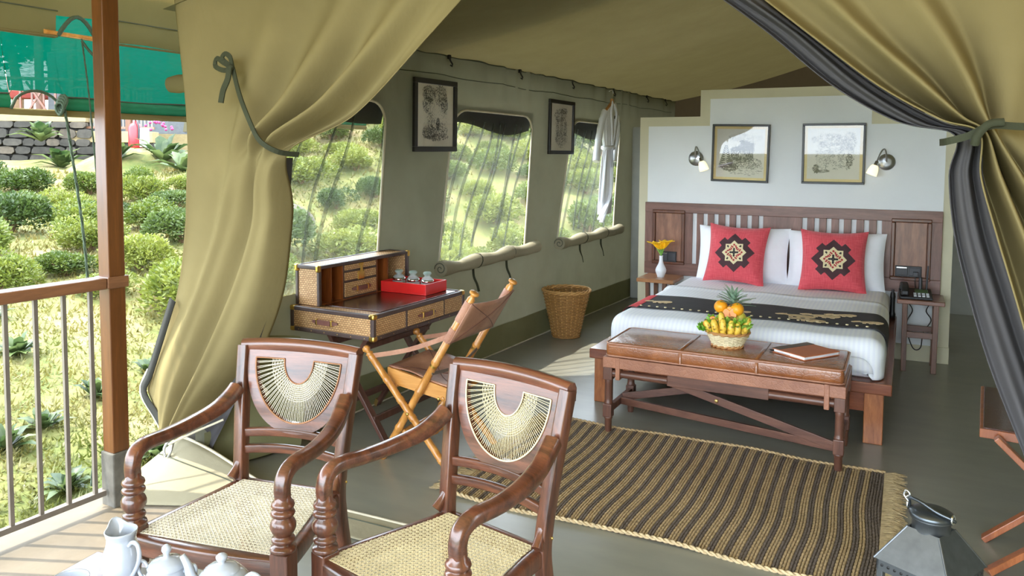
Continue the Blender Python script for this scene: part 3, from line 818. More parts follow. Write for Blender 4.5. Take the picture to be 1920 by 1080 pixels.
# green shade blind
bx = lambda y: -3.66 + (y - 2.1) * .0557
bl = thing('shade_blind', 'green net shade blind hanging between the valance and railing', 'blind', (0, 0, 0))
m = MB(); m.grid(lambda u, v: (bx(lerp(-.6, 2.16, u)) - .05 * math.sin(PI * v), lerp(-.6, 2.16, u), lerp(1.865, 2.5, v)), 30, 10)
m.grid(lambda u, v: (bx(lerp(2.16, 2.40, u)) - .05 * math.sin(PI * v), lerp(2.16, 2.40, u), lerp(1.885, 2.5, v)), 6, 10)
m.grid(lambda u, v: (bx(lerp(2.40, 4.6, u)) - .05 * math.sin(PI * v), lerp(2.40, 4.6, u), lerp(1.865, 2.5, v)), 30, 10)
m.build('blind_net', 'net_green', bl)
for y0, y1 in ((-.6, 2.16), (2.40, 4.6)):
    m = MB(); m.grid(lambda u, v: (bx(lerp(y0, y1, u)) + .016 * math.sin(PI * v), lerp(y0, y1, u), lerp(1.805, 1.868, v)), 20, 5)
    m.build('blind_hem', 'net_green_hem', bl)
    MB().tube([(bx(lerp(y0, y1, k / 20)) + .002, lerp(y0, y1, k / 20), 1.868 + .004 * math.sin(k * 1.3)) for k in range(21)], .004, 5).build('blind_stitch', 'strap_dark', bl)
MB().tube([(bx(.5), .5, 1.795), (bx(2.2), 2.2, 1.79), (bx(4.6), 4.6, 1.80)], .016, 8).build('blind_pole', 'canvas_fly', bl)
MB().tube([(bx(2.16) + .01, 2.16 + .24 * k / 10, 1.80 + .09 * math.sin(PI * k / 10) ** .5) for k in range(11)], .007, 6).build('blind_slot', 'rope_green', bl)
# ropes
def rope(name, pts, label, r=.006):
    m = MB(); P = catmull(pts, 10)
    for ph in (0, 2.1, 4.2):
        q = []
        for k, p in enumerate(P):
            a = k * 1.1 + ph; q.append(p + V(math.cos(a) * r * .6, math.sin(a) * r * .6, 0))
        m.tube(q, r * .62, 5)
    return tag(m.build(name, 'rope_green'), label, 'rope')
rp = rope('blind_rope', [V(-3.60, 2.38, 1.84), V(-3.52, 2.36, 1.6), V(-3.42, 2.34, 1.2), V(-3.33, 2.30, .8), V(-3.26, 2.26, .4), V(-3.24, 2.22, .1)], 'green twisted rope tied to the shade blind pole, running down left of the post')
for k in range(4):
    c = V(-3.60, 2.36 + .006 * k, 1.81 + .012 * k)
    MB().tube([c + V(math.cos(a) * .028, .004 * math.sin(2 * a), math.sin(a) * .030) for a in [2 * PI * q / 10 for q in range(10)]], .007, 6, closed=True).build('rope_knot', 'rope_green', rp)
rp2 = rope('valance_rope', [V(-3.57, 2.46, 2.15), V(-3.53, 2.46, 1.9), V(-3.46, 2.44, 1.5), V(-3.38, 2.41, 1.1), V(-3.31, 2.38, .7), V(-3.27, 2.35, .3)], 'thin green rope hanging from the valance slot right beside the post', .0035)
MB().tube(catmull([V(-3.57, 2.46, 2.14), V(-3.55, 2.50, 2.08), V(-3.52, 2.56, 2.02), V(-3.50, 2.60, 1.97)], 4), .007, 6).build('rope_tail', 'rope_green', rp2)
# rolled canvas tube sticking out past the curtain
m = MB()
for k in range(7):
    r0 = .045 - .003 * k
    m.tube([V(-3.47 + .03 * k, 2.88 + .012 * k, 1.962), V(-3.42 + .03 * k, 2.89 + .012 * k, 1.966), V(-3.30 + .03 * k, 2.90, 1.97)], [r0 * .9, r0 * 1.08, r0 * .95], 12)
tag(m.build('canvas_roll', 'canvas_fly'), 'short rolled bundle of brown canvas poking past the curtain edge', 'canvas roll')
# ------------------------------------------------------------------ headboard on the bed wall
hb = thing('headboard', 'wide brown wooden headboard with slats and two framed end panels', 'headboard', (0, 0, 0))
Y0, Y1 = 6.870, 6.8955
MB().box(-2.112, .262, Y0, Y1, 1.105, 1.193).build('top_rail', 'wood_headboard_x', hb, bevel=.003)
MB().box(-2.112, .262, Y0, Y1, .545, .655).build('bottom_rail', 'wood_headboard_x', hb, bevel=.003)
gaps = [-1.661 + .094 * k for k in range(7)] + [-.745 + .0937 * k for k in range(7)]
edges = [-2.112]
for g in gaps: edges += [g - .019, g + .019]
edges += [.262]
for k in range(0, len(edges), 2):
    a, b = edges[k], edges[k + 1]
    nm = 'slat' if b - a < .1 else ('end_board' if k in (0, len(edges) - 2) else 'centre_board')
    MB().box(a, b, Y0 + .004, Y1, .655, 1.105).build(nm, 'wood_headboard', hb, bevel=.002)
for xa, xb in ((-2.04, -1.745), (-.095, .188)):
    pn = MB().box(xa + .03, xb - .03, Y0 - .006, Y0 + .01, .67, 1.10).build('panel', 'wood_panel', hb, bevel=.004)
    for q in ((xa, xb, 1.10, 1.128), (xa, xb, .640, .668)):
        MB().box(q[0], q[1], Y0 - .018, Y0 + .006, q[2], q[3]).build('panel_moulding', 'wood_frame_dark', hb, bevel=.006)
    for q in ((xa, xa + .028), (xb - .028, xb)):
        MB().box(q[0], q[1], Y0 - .018, Y0 + .006, .668, 1.10).build('panel_moulding', 'wood_frame_dark', hb, bevel=.006)
def socket(x0, x1, z0, z1, label):
    s = thing('socket_plate', label, 'socket', ((x0 + x1) / 2, Y0 - .009, z0))
    w = (x1 - x0) / 2; h = z1 - z0
    MB().box(-w, w, -.012, .002, 0, h).build('plate', 'plastic_black', s, bevel=.003)
    MB().box(-w * .92, -.004, -.017, -.010, h * .12, h * .88).build('switch_module', 'plastic_dark', s, bevel=.003)
    MB().box(.004, w * .92, -.017, -.010, h * .12, h * .88).build('outlet_module', 'plastic_dark', s, bevel=.003)
    MB().box(-w * .9, -w * .1, -.019, -.015, h * .78, h * .9).build('indicator', 'chrome', s, bevel=.001)
    return s
socket(-1.963, -1.813, .662, .756, 'black socket plate on the left headboard panel behind the vase')
sk = socket(-.058, .128, .672, .757, 'black socket plate on the right headboard panel above the telephone')
m = MB(); m.box(.035, .07, -.06, -.012, .01, .045); m.tube([(.052, -.05, .01), (.05, -.06, -.03), (.055, -.03, -.09)], .004, 6)
m.build('power_plug', 'plastic_dark', sk, bevel=.005)

# ------------------------------------------------------------------ bed
bd = thing('bed', 'low brown wooden platform bed with thick block legs', 'bed', (0, 0, 0))
BX0, BX1, BY0, BY1 = -1.812, -.032, 4.722, 6.852
m = MB(); m.box(BX0, BX1, BY0, BY1, .288, .352); m.build('platform', 'wood_bed', bd, bevel=.006)
m = MB(); m.box(BX0 + .05, BX1 - .05, BY0 + .06, BY0 + .09, .17, .288); m.build('front_apron', 'wood_bed', bd, bevel=.003)
for x in (BX0 + .06, BX1 - .09):
    m = MB(); m.box(x, x + .03, BY0 + .09, BY1 - .05, .17, .288); m.build('side_apron', 'wood_bed', bd, bevel=.003)
for x0, x1 in ((BX0 + .03, BX0 + .13), (BX1 - .14, BX1 - .04)):
    for y in (BY0 + .02, BY1 - .12):
        MB().box(x0, x1, y, y + .09, 0, .288).build('leg', 'wood_bed_leg', bd, bevel=.004)
MX0, MX1, MY0, MY1, MZ0, MZ1 = -1.690, -.088, 4.775, 6.80, .352, .562
o = MB().box(MX0, MX1, MY0, MY1, MZ0, MZ1).build('mattress', 'sheet_white', bevel=.07, seg=5)
for p in o.data.polygons: p.use_smooth = True
tag(o, 'white sheeted mattress under the pillows on the platform bed', 'mattress')
# duvet drawn over the mattress
DX0, DX1, DY0, DY1, DZ = -1.702, -.076, 4.760, 6.02, .580
def duvet(u, v):
    # u: around the section left foot -> top -> right foot, v: front foot -> top -> turned edge
    R = .085
    path = []
    a = lerp(0, 1, u)
    W = DX1 - DX0; H = DZ - .36
    tot = 2 * (H - R) + 2 * R * PI / 2 + W - 2 * R
    s = a * tot
    if s < H - R: x, z = DX0, .36 + s
    elif s < H - R + R * PI / 2: t = (s - (H - R)) / R; x, z = DX0 + R - R * math.cos(t), DZ - R + R * math.sin(t)
    elif s < H - R + R * PI / 2 + W - 2 * R: x, z = DX0 + R + s - (H - R + R * PI / 2), DZ
    elif s < tot - (H - R): t = (s - (tot - (H - R) - R * PI / 2)) / R; x, z = DX1 - R + R * math.sin(t), DZ - R + R * math.cos(t)
    else: x, z = DX1, .36 + (tot - s)
    return x, z
def duv(u, v):
    x, z = duvet(u, v)
    R = .10; k = (z - .36) / (DZ - .36)
    Ht = z - .36
    # front rounding: sweep down over the foot end
    L = (DY1 - DY0)
    tot = max(.001, Ht) + L
    s = v * tot
    if s < Ht:
        y = DY0 + R * (1 - math.sqrt(max(0, 1 - (max(0, s - (Ht - R)) / R) ** 2))) * (1 if Ht > R else Ht / R); zz = .36 + s
        y -= .012 * math.sin(PI * s / max(.02, Ht))
    else:
        y = DY0 + R * (1 - .0) * max(0, 1 - (s - Ht) / R * .0) if False else DY0 + (s - Ht)
        if y < DY0 + R: y = max(y, DY0 + R * .0); zz = z
        zz = z - (R * (1 - math.sqrt(max(0, 1 - max(0, 1 - (y - DY0) / R) ** 2))) if Ht > R else 0)
    # pinched, rounded corners at the foot
    kx = min(x - DX0, DX1 - x)
    if kx < .12 and y < DY0 + .12: y += .06 * (1 - kx / .12) ** 2
    zz += .004 * math.sin(x * 9 + y * 5) * (1 if zz > DZ - .05 else 0)
    return (x, y, zz)
m = MB()
def duvS(u, v):
    # simple closed shell: param by section; front end built as scaled sections
    R = .10
    n = 8
    vv = v
    if vv < .25:
        t = vv / .25 * PI / 2           # quarter-round front end
        ins = R * (1 - math.sin(t)); y = DY0 + R * (1 - math.cos(t))
    else:
        ins = 0; y = lerp(DY0 + R, DY1, (vv - .25) / .75)
    x, z = duvet(u, v)
    cx = (DX0 + DX1) / 2
    x = cx + (x - cx) * (1 - .55 * ins / (DX1 - cx)); z = max(.356, z - ins * sstep(.36, .5, z))
    z += .0035 * math.sin(x * 11 + y * 3) * sstep(.5, .57, z)
    if y > DY1 - .06: z += .014 * sstep(DY1 - .06, DY1, y) * sstep(.4, .55, z)
    return (x, y, z)
m.grid(duvS, 90, 44)
# close the front
ring = [duvS(i / 90, 0) for i in range(91)]
c0 = len(ring)
m.grid(lambda u, v: tuple(lerp(Vector(duvS(u, 0)), V(lerp(DX0 + .1, DX1 - .1, u), DY0 - .004, .40), v)), 60, 6)
o = m.build('duvet', 'sheet_white', solid=.01, offset=-1)
tag(o, 'white striped duvet tucked over the foot of the bed', 'duvet')
# pillows
def pillow_pts(w, h, t, pinch=.06, seed=0, wr=.0):
    rnd = random.Random(seed); ph = [rnd.random() * 6 for _ in range(4)]
    def f(u, v, side):
        x, z = u * 2 - 1, v * 2 - 1
        ex = 1 - pinch * (1 - abs(z) ** 2) ; ez = 1 - pinch * (1 - abs(x) ** 2)
        px, pz = x * ex * w / 2, z * ez * h / 2
        th = t / 2 * ((1 - abs(x) ** 3.2) * (1 - abs(z) ** 3.2)) ** .62
        th *= 1 + wr * (math.sin(x * 5 + ph[0]) * math.sin(z * 4 + ph[1]) + .6 * math.sin(x * 9 + z * 7 + ph[2]))
        return Vector((px, -th * side, pz + h / 2))
    return f
def pillow(name, mat, label, cat, loc, rot, w, h, t, pinch, seed, wr, group):
    f = pillow_pts(w, h, t, pinch, seed, wr)
    root = thing(name, label, cat, loc, 0, group, rot)
    m = MB(); m.grid(lambda u, v: f(u, v, 1), 28, 28); m.grid(lambda u, v: f(1 - u, v, -1), 28, 28)
    m.build('pillow_cover' if cat == 'pillow' else 'cushion_cover', mat, root)
    return root, f
pillow('pillow', 'linen_white', 'white pillow leaning on the headboard behind the left red cushion', 'pillow', (-1.222, 6.712, .553), (math.radians(-12), 0, math.radians(-1)), .76, .47, .20, .05, 3, .10, 'white bed pillows')
pillow('pillow', 'linen_white', 'white pillow leaning on the headboard behind the right red cushion', 'pillow', (-.488, 6.712, .545), (math.radians(-12), 0, math.radians(2)), .74, .47, .20, .05, 8, .10, 'white bed pillows')
def ray_poly(th, tests):
    return max(t(th) for t in tests)
def diamond(r): return lambda th: r / (abs(math.cos(th)) + abs(math.sin(th)))
def square(h): return lambda th: h / max(abs(math.cos(th)), abs(math.sin(th)))
def tab(L, w):
    def f(th):
        b = 0
        for a in (PI / 4, -PI / 4):
            c, s_ = abs(math.cos(th - a)), abs(math.sin(th - a))
            b = max(b, min(L / max(c, 1e-6), w / max(s_, 1e-6)))
        return b
    return f
def cushion(loc, rot, seed, label, spin):
    root, f = pillow('cushion', 'cushion_red', label, 'cushion', loc, rot, .50, .50, .17, .10, seed, .05, 'red cushions with star patches')
    def surf(x, z, off):
        # invert the pinch approximately
        u = .5 + x / .49 / .96; v = .5 + (z) / .49 / .96
        p = f(u, v, 1); return p + V(0, -off, 0)
    def patch(name, R, cx, cz, off, mat, n=72, rings=6, rot_=0):
        m = MB()
        m.grid(lambda a, r: surf(cx + math.cos(2 * PI * a + rot_) * R(2 * PI * a) * r, cz + math.sin(2 * PI * a + rot_) * R(2 * PI * a) * r, off), n, rings, True)
        return m.build(name, mat, root)
    patch('patch_border', lambda th: ray_poly(th, (diamond(.168), tab(.152, .034))), 0, 0, .0025, 'cushion_brown', 144, 8, spin)
    patch('star_patch', lambda th: ray_poly(th, (diamond(.104), square(.0735))), 0, 0, .0045, 'cushion_cream', 96, 6, spin)
    for k in range(4):
        a = k * PI / 2 + spin
        patch('petal_black', lambda th: .013 * (1 + .5 * math.cos(2 * (th - a))), .020 * math.cos(a), .020 * math.sin(a), .006, 'cushion_black', 14, 2)
        b = a + PI / 4
        patch('triangle_black', lambda th: .009 * (1.2 if int((th - b) / (2 * PI / 3) * 2) % 2 == 0 else .8), .074 * math.cos(b), .074 * math.sin(b), .006, 'cushion_black', 12, 2)
        for d in (-.32, .32):
            c = a + d
            patch('petal_red', lambda th: .0095 * (1 + .45 * math.cos(2 * (th - c - .6))), .052 * math.cos(c), .052 * math.sin(c), .006, 'cushion_motif', 14, 2)
            c2 = b + d * .5
            patch('petal_red', lambda th: .008 * (1 + .45 * math.cos(2 * (th - c2))), .042 * math.cos(c2), .042 * math.sin(c2), .006, 'cushion_motif', 14, 2)
        patch('petal_red', lambda th: .009, .066 * math.cos(a), .066 * math.sin(a), .006, 'cushion_motif', 12, 2)
    return root
cushion((-1.252, 6.515, .560), (math.radians(-17), math.radians(2.0), math.radians(-3)), 5, 'red cushion with dark star motif nearest the yellow flower', .08)
cushion((-.492, 6.515, .552), (math.radians(-17), math.radians(0.5), math.radians(4)), 9, 'red cushion with dark star motif nearest the telephone', 0)
# bed runner draped across
rn = thing('bed_runner', 'black bed runner with beige elephant motifs and red edge', 'bed runner', (0, 0, 0))
def run(u, v, off=.007):
    y = lerp(5.06, 5.56, v) + .012 * math.sin(u * 7)
    uu = lerp(.055, .955, u)
    x, z = duvet(uu, 0)
    cx = (DX0 + DX1) / 2
    nx = 0
    R = .085
    if x < DX0 + R and z < DZ: nx = -1 if z <= DZ - R else -.6
    if x > DX1 - R and z < DZ: nx = 1 if z <= DZ - R else .6
    return (x + nx * off, y, z + (off if z > DZ - R else 0) + .003 * math.sin(x * 11 + y * 3))
m = MB(); m.grid(run, 110, 12); m.build('runner_cloth', 'runner_black', rn, solid=.003)
m = MB(); m.grid(lambda u, v: run(u * .13, v * 1.0, .011) if False else tuple(Vector(run(u * .10, v, .011)) + V(-.004, -.02 + .03 * (1 - u) * (1 - 2 * v), 0)), 16, 8); m.build('runner_lining', 'runner_red', rn)
def runz(x): return DZ + .0125
def elephant(cx, cy, s, flip=1):
    m = MB()
    body = [(math.cos(a) * .095 * s, math.sin(a) * .036 * s + .012 * s * math.sin(2 * a)) for a in [2 * PI * k / 16 for k in range(16)]]
    pieces = [body, [(-.085 * s, .0), (-.13 * s, -.02 * s), (-.15 * s, -.005 * s), (-.12 * s, .025 * s), (-.08 * s, .035 * s)]]
    for q in (-.05, .0, .05): pieces.append([((q - .012) * s, -.02 * s), ((q - .012) * s, -.058 * s), ((q + .014) * s, -.058 * s), ((q + .014) * s, -.02 * s)])
    for pc in pieces:
        n = len(pc)
        z = runz(cx)
        m.add([(cx + a * flip, cy + b, z + .0035 * math.sin((cx + a * flip) * 11 + (cy + b) * 3)) for a, b in pc], [tuple(range(n))])
    return m.build('elephant_motif', 'runner_beige', rn, solid=.003)
for cx, cy, s in ((-1.50, 5.30, .8), (-.93, 5.22, .55), (-.58, 5.24, 1.0), (-.44, 5.33, 1.0), (-.50, 5.14, .9), (-.165, 5.22, .75), (-.33, 5.40, .8)):
    elephant(cx, cy, s)
for k in range(26):
    x = -1.58 + k * .056
    MB().ball((x, 5.085, runz(x) + .003), (.010, .012, .004), 8, 4).build('bead', 'cushion_cream', rn)

# ------------------------------------------------------------------ nightstands, vase with lily, telephone, torch
def nightstand(loc, w, d, h, mt, label, splay, ins=.055):
    t = thing('nightstand', label, 'nightstand', loc, 0, 'wooden nightstands')
    MB().box(-w / 2, w / 2, -d / 2, d / 2, h - .032, h).build('table_top', mt, t, bevel=.005)
    for sx in (-1, 1):
        for sy in (-1, 1):
            top = V(sx * (w / 2 - ins), sy * (d / 2 - .05), h - .032); bot = V(sx * (w / 2 - ins + splay), sy * (d / 2 - .05), 0)
            MB().bar(bot, top, .036, .034, V(0, 1, 0)).build('leg', 'wood_night_leg', t, bevel=.003)
    for sy in (-1, 1):
        MB().box(-w / 2 + ins, w / 2 - ins, sy * (d / 2 - .05) - .012, sy * (d / 2 - .05) + .012, h * .47, h * .47 + .045).build('stretcher', 'wood_night_dark', t, bevel=.003)
    return t
nightstand((-1.8975, 6.650, 0), .325, .35, .555, 'wood_night', 'pale brown nightstand holding the yellow lily vase', -.012, .088)
nightstand((.125, 6.668, 0), .318, .36, .548, 'wood_night_dark', 'dark wooden nightstand holding the telephone', -.004)
va = thing('bud_vase', 'small white bottle vase on the left nightstand', 'vase', (-1.885, 6.62, .555))
MB().lathe([(.001, 0), (.030, 0), (.031, .012), (.046, .05), (.047, .065), (.040, .085), (.024, .115), (.017, .14), (.015, .175), (.017, .19), (.012, .19), (.010, .15)], 20).build('vase_body', 'vase_white', va)
ly = thing('lily', 'yellow lily flower standing in the white vase', 'flower', (-1.885, 6.62, .64))
MB().tube([(0, 0, 0), (-.002, 0, .06), (.004, 0, .13), (.01, -.01, .17)], .006, 6).build('stem', 'stem_green', ly)
def petal(a, L, wd, curl, base, lean):
    m = MB()
    ca, sa = math.cos(a), math.sin(a)
    def f(u, v):
        w = wd * math.sin(PI * min(1, .12 + v * .88)) ** .7 * (u - .5) * 2
        out = curl * v ** 2.0 + .012 * v; z = L * (v - .32 * v ** 3) - abs(u - .5) * .010 * v
        p = V(out, w, z)
        return V(base[0] + p.x * ca - p.y * sa + lean[0] * v, base[1] + p.x * sa + p.y * ca + lean[1] * v, base[2] + p.z)
    m.grid(f, 6, 10); return m
for bi, (base, lean) in enumerate((((.012, -.012, .165), (.045, -.02)), ((-.005, -.01, .16), (-.05, -.01)))):
    for k in range(6):
        petal(k * PI / 3 + bi, .115 if bi == 0 else .095, .036, .058, base, lean).build('petal', 'petal_yellow', ly, solid=.002)
for k, (dx, a) in enumerate(((-.05, 1), (.03, 0), (-.02, 2))):
    MB().grid(lambda u, v: (dx * v + .014 * math.sin(PI * v) * (u - .5), -.01 * v + .01 * a * v, .10 + .09 * v), 3, 8).build('leaf', 'stem_green', ly, solid=.002)
ph = thing('telephone', 'black desk telephone with antenna on the right nightstand', 'telephone', (.095, 6.60, .548), math.radians(4))
def wedge(x0, x1, y0, y1, z0, za, zb):
    return MB().add([(x0, y0, z0), (x1, y0, z0), (x1, y1, z0), (x0, y1, z0), (x0, y0, za), (x1, y0, za), (x1, y1, zb), (x0, y1, zb)], [(3, 2, 1, 0), (4, 5, 6, 7), (0, 1, 5, 4), (1, 2, 6, 5), (2, 3, 7, 6), (3, 0, 4, 7)])
wedge(-.115, .105, -.075, .085, 0, .018, .065).build('phone_base', 'plastic_black', ph, bevel=.006)
kp = wedge(-.022, .095, -.066, -.01, .016, .024, .046).build('keypad', 'plastic_dark', ph, bevel=.003)
for r in range(3):
    for c in range(4):
        x = -.012 + c * .028; y = -.060 + r * .018; z = .0235 + (y + .066) * .38
        MB().cbox((x, y, z), (.020, .012, .010)).build('key', 'button_grey', kp, bevel=.002)
wedge(-.01, .08, .0, .05, .03, .046, .062).build('display', 'screen_green', ph, bevel=.003)
hs = MB().sweep(catmull([(-.083, -.085, .055), (-.083, -.05, .085), (-.083, .02, .10), (-.083, .08, .09)], 5), rrect(.052, .034, .014)).build('handset', 'plastic_black', ph)
MB().cbox((-.083, -.072, .050), (.056, .045, .045)).build('earpiece', 'plastic_black', hs, bevel=.012)
MB().cbox((-.083, .068, .070), (.056, .045, .045)).build('mouthpiece', 'plastic_black', hs, bevel=.012)
MB().tube([(.072, .07, .05), (.078, .075, .24)], [.008, .006], 8).build('antenna', 'plastic_dark', ph)
MB().tube([(.03, .06, .055), (.03, .062, .15)], [.014, .012], 10).build('antenna_stub', 'plastic_dark', ph)
cb = MB().tube(catmull([(.045, 6.60, .515), (.035, 6.72, .50), (.075, 6.80, .42), (.04, 6.80, .33), (.045, 6.80, .24), (.09, 6.80, .12), (.14, 6.80, .13), (.155, 6.80, .25), (.205, 6.80, .35), (.17, 6.80, .42), (.195, 6.72, .50), (.195, 6.66, .516)], 6), .004, 6).build('telephone_cable', 'plastic_black')
tag(cb, 'thin black cable looping under the right nightstand', 'cable')
to = thing('torch', 'small black torch standing on the bed platform beside the telephone', 'torch', (-.066, 6.76, .352))
MB().lathe([(.001, 0), (.022, 0), (.024, .03), (.018, .05), (.017, .15), (.02, .17)], 14).build('torch_barrel', 'plastic_black', to)
MB().lathe([(.02, .165), (.016, .2), (.010, .205), (.010, .225), (.001, .226)], 14).build('torch_cap', 'plastic_dark', to)
# ------------------------------------------------------------------ wall lamps
def wall_lamp(x, z, sgn, label):
    t = thing('wall_lamp', label, 'lamp', (x, YW - .004, z), 0, 'wall lamps over the bed')
    R = Matrix.Rotation(PI / 2, 4, 'X')
    MB().lathe([(.001, .0), (.064, .0), (.066, .008), (.060, .016), (.03, .020), (.012, .024), (.001, .026)], 28, R).build('rosette', 'steel', t)
    arm = catmull([(0, -.02, .0), (.002 * sgn, -.05, .055), (.012 * sgn, -.075, .10), (.035 * sgn, -.10, .085), (.06 * sgn, -.115, .02), (.068 * sgn, -.12, -.005)], 6)
    MB().tube(arm, .006, 8).build('arm', 'steel', t)
    ax = V(.35 * sgn, -.10, -.93).normalized()
    q = V(0, 0, 1).rotation_difference(ax).to_matrix().to_4x4()
    M = Matrix.Translation((.068 * sgn, -.12, -.005)) @ q
    MB().lathe([(.001, -.012), (.013, -.012), (.014, .02), (.022, .028), (.001, .03)], 14, M).build('lamp_holder', 'steel', t)
    MB().lathe([(.020, .022), (.030, .035), (.037, .06), (.040, .085), (.041, .102), (.037, .102), (.030, .06), (.012, .035)], 20, M, False).build('lamp_shade', 'lamp_shade', t)
    return t
wall_lamp(-1.664, 1.590, 1, 'brushed steel wall lamp with frosted glass shade left of the house engraving')
wall_lamp(-.148, 1.572, -1, 'brushed steel wall lamp with frosted glass shade right of the pale engraving')

# ------------------------------------------------------------------ framed prints
def strokes(m, fn, n, seed, L=.02, w=.0014, area=(-.5, .5, 0, 1), ang=None):
    rnd = random.Random(seed); k = 0; tries = 0
    while k < n and tries < n * 40:
        tries += 1
        x = rnd.uniform(area[0], area[1]); z = rnd.uniform(area[2], area[3])
        if rnd.random() > fn(x, z): continue
        a = rnd.uniform(0, PI) if ang is None else ang + rnd.uniform(-.25, .25)
        l = L * rnd.uniform(.4, 1); dx, dz = math.cos(a) * l / 2, math.sin(a) * l / 2; ux, uz = -math.sin(a) * w, math.cos(a) * w
        m.add([(x - dx - ux, 0, z - dz - uz), (x + dx - ux, 0, z + dz - uz), (x + dx + ux, 0, z + dz + uz), (x - dx + ux, 0, z - dz + uz)], [(0, 1, 2, 3)])
        k += 1
def blob(cx, cz, rx, rz): return lambda x, z: 1.0 if ((x - cx) / rx) ** 2 + ((z - cz) / rz) ** 2 < 1 else 0
def picture(label, loc, rot, w, h, fw_, fmat, mount, glassm, draw, group, esc=1.0):
    t = thing('picture', label, 'picture', loc, 0, group, rot)
    for q in ((-w / 2, w / 2, 0, fw_), (-w / 2, w / 2, h - fw_, h)):
        MB().box(q[0], q[1], -.022, .0, q[2], q[3]).build('frame_rail', fmat, t, bevel=.003)
    for q in ((-w / 2, -w / 2 + fw_), (w / 2 - fw_, w / 2)):
        MB().box(q[0], q[1], -.022, .0, fw_, h - fw_).build('frame_stile', fmat, t, bevel=.003)
    pm = MB().box(-w / 2 + .004, w / 2 - .004, -.006, -.001, .004, h - .004).build('mount', 'mount_tan' if mount else 'paper', t)
    if mount:
        MB().box(-w / 2 + fw_ + mount, w / 2 - fw_ - mount, -.0075, -.005, fw_ + mount, h - fw_ - mount).build('paper_sheet', 'paper_grey', t)
    for mat, m in draw(w, h):
        for i, v in enumerate(m.v): m.v[i] = (v[0] * esc, -.0085, h / 2 + (v[2] - h / 2) * esc)
        m.build('engraving', mat, t)
    MB().box(-w / 2 + fw_ * .6, w / 2 - fw_ * .6, -.0135, -.0125, fw_ * .6, h - fw_ * .6).build('pane', glassm, t)
    return t
def draw_house(w, h):
    m = MB()
    for k in range(11):      # fir tree of drooping boughs
        z = .30 - k * .0145; r = .010 + k * .0042
        for s in (-1, 1):
            for q in range(3):
                x0 = -.098; pts = [(x0, z), (x0 + s * r * .5, z - .004 - q * .003), (x0 + s * r, z + .004 - q * .006)]
                for a, b in zip(pts, pts[1:]):
                    m.add([(a[0], 0, a[1] - .0022), (b[0], 0, b[1] - .0022), (b[0], 0, b[1] + .0022), (a[0], 0, a[1] + .0022)], [(0, 1, 2, 3)])
    def house(x, z):
        if -.065 < x < .09 and .20 < z < .31 + (.03 if x > 0 else 0) - abs(x - .02) * .35: return 1
        return 0
    strokes(m, house, 620, 3, .02, .0011, (-.07, .10, .2, .36), PI / 2)
    strokes(m, house, 260, 4, .03, .0011, (-.07, .10, .26, .36), .3)
    strokes(m, blob(-.07, .15, .06, .03), 220, 5, .014, .0016, (-.15, .1, .1, .2))
    strokes(m, blob(.06, .18, .09, .04), 260, 6, .014, .001, (-.05, .17, .12, .25))
    strokes(m, blob(-.02, .20, .10, .02), 160, 7, .02, .0012, (-.15, .1, .15, .24), 0)
    s = MB(); strokes(s, blob(.03, .355, .12, .03), 170, 8, .012, .0009, (-.1, .15, .31, .4)); strokes(s, blob(.03, .14, .13, .05), 200, 9, .02, .0008, (-.1, .16, .08, .2), .1)
    return [('ink', m), ('ink_soft', s)]
def draw_figures(w, h):
    s = MB()
    for c in ((-.06, .24, .05, .10), (.02, .26, .05, .12), (.08, .23, .05, .09), (-.02, .34, .12, .04), (.10, .33, .04, .06)):
        strokes(s, blob(*c), 170, int(c[0] * 1000) + 300, .02, .0009, (-.16, .16, .1, .42))
    m = MB(); strokes(m, blob(-.105, .145, .022, .028), 120, 12, .014, .0014, (-.16, .0, .1, .2)); strokes(m, blob(.10, .20, .02, .05), 120, 13, .014, .0011, (.05, .16, .12, .28))
    strokes(m, blob(-.07, .13, .05, .012), 60, 14, .02, .001, (-.16, .0, .1, .2), .2)
    return [('ink_soft', s), ('ink', m)]
def draw_forest(w, h):
    m = MB()
    tot = lambda x, z: 1 if abs(x) < w * .30 else 0
    for c in ((-.08, h * .80, .075, .055, 240), (.06, h * .78, .08, .075, 260), (-.10, h * .65, .05, .06, 140), (.11, h * .66, .04, .07, 140), (-.07, h * .27, .085, .045, 300), (.08, h * .30, .07, .05, 120), (.01, h * .21, .15, .025, 200), (.03, h * .38, .022, .045, 150), (-.05, h * .70, .022, .022, 80), (-.05, h * .45, .05, .05, 70)):
        strokes(m, blob(*c[:4]), c[4], int(c[4] + c[1] * 1000), .016, .0013, (-.17, .17, .04, h))
    s = MB(); strokes(s, blob(0, h * .52, .14, .19), 260, 21, .018, .0008, (-.17, .17, .04, h)); strokes(s, blob(0, h * .155, .075, .005), 40, 22, .012, .0016, (-.1, .1, .04, h), 0)
    return [('ink', m), ('ink_soft', s)]
def draw_group(w, h):
    m = MB()
    for c in ((-.03, h * .72, .12, .06, 260), (.0, h * .30, .13, .07, 320), (-.08, h * .48, .03, .09, 130), (.0, h * .50, .03, .10, 130), (.08, h * .47, .03, .09, 130), (.05, h * .80, .07, .03, 120)):
        strokes(m, blob(*c[:4]), c[4], int(c[4] + c[1] * 977), .016, .0012, (-.17, .17, .04, h))
    s = MB(); strokes(s, blob(0, h * .5, .14, .19), 240, 31, .018, .0008, (-.17, .17, .04, h)); strokes(s, blob(0, h * .13, .06, .004), 30, 32, .012, .0016, (-.1, .1, .04, h), 0)
    return [('ink', m), ('ink_soft', s)]
picture('black framed engraving of a house and fir tree with tan mount', (-1.287, YW - .012, 1.390), (math.radians(1.5), math.radians(1.2), math.radians(-1)), .482, .494, .018, 'frame_black', .022, 'pane_bed', draw_house, 'engravings over the bed', 1.22)
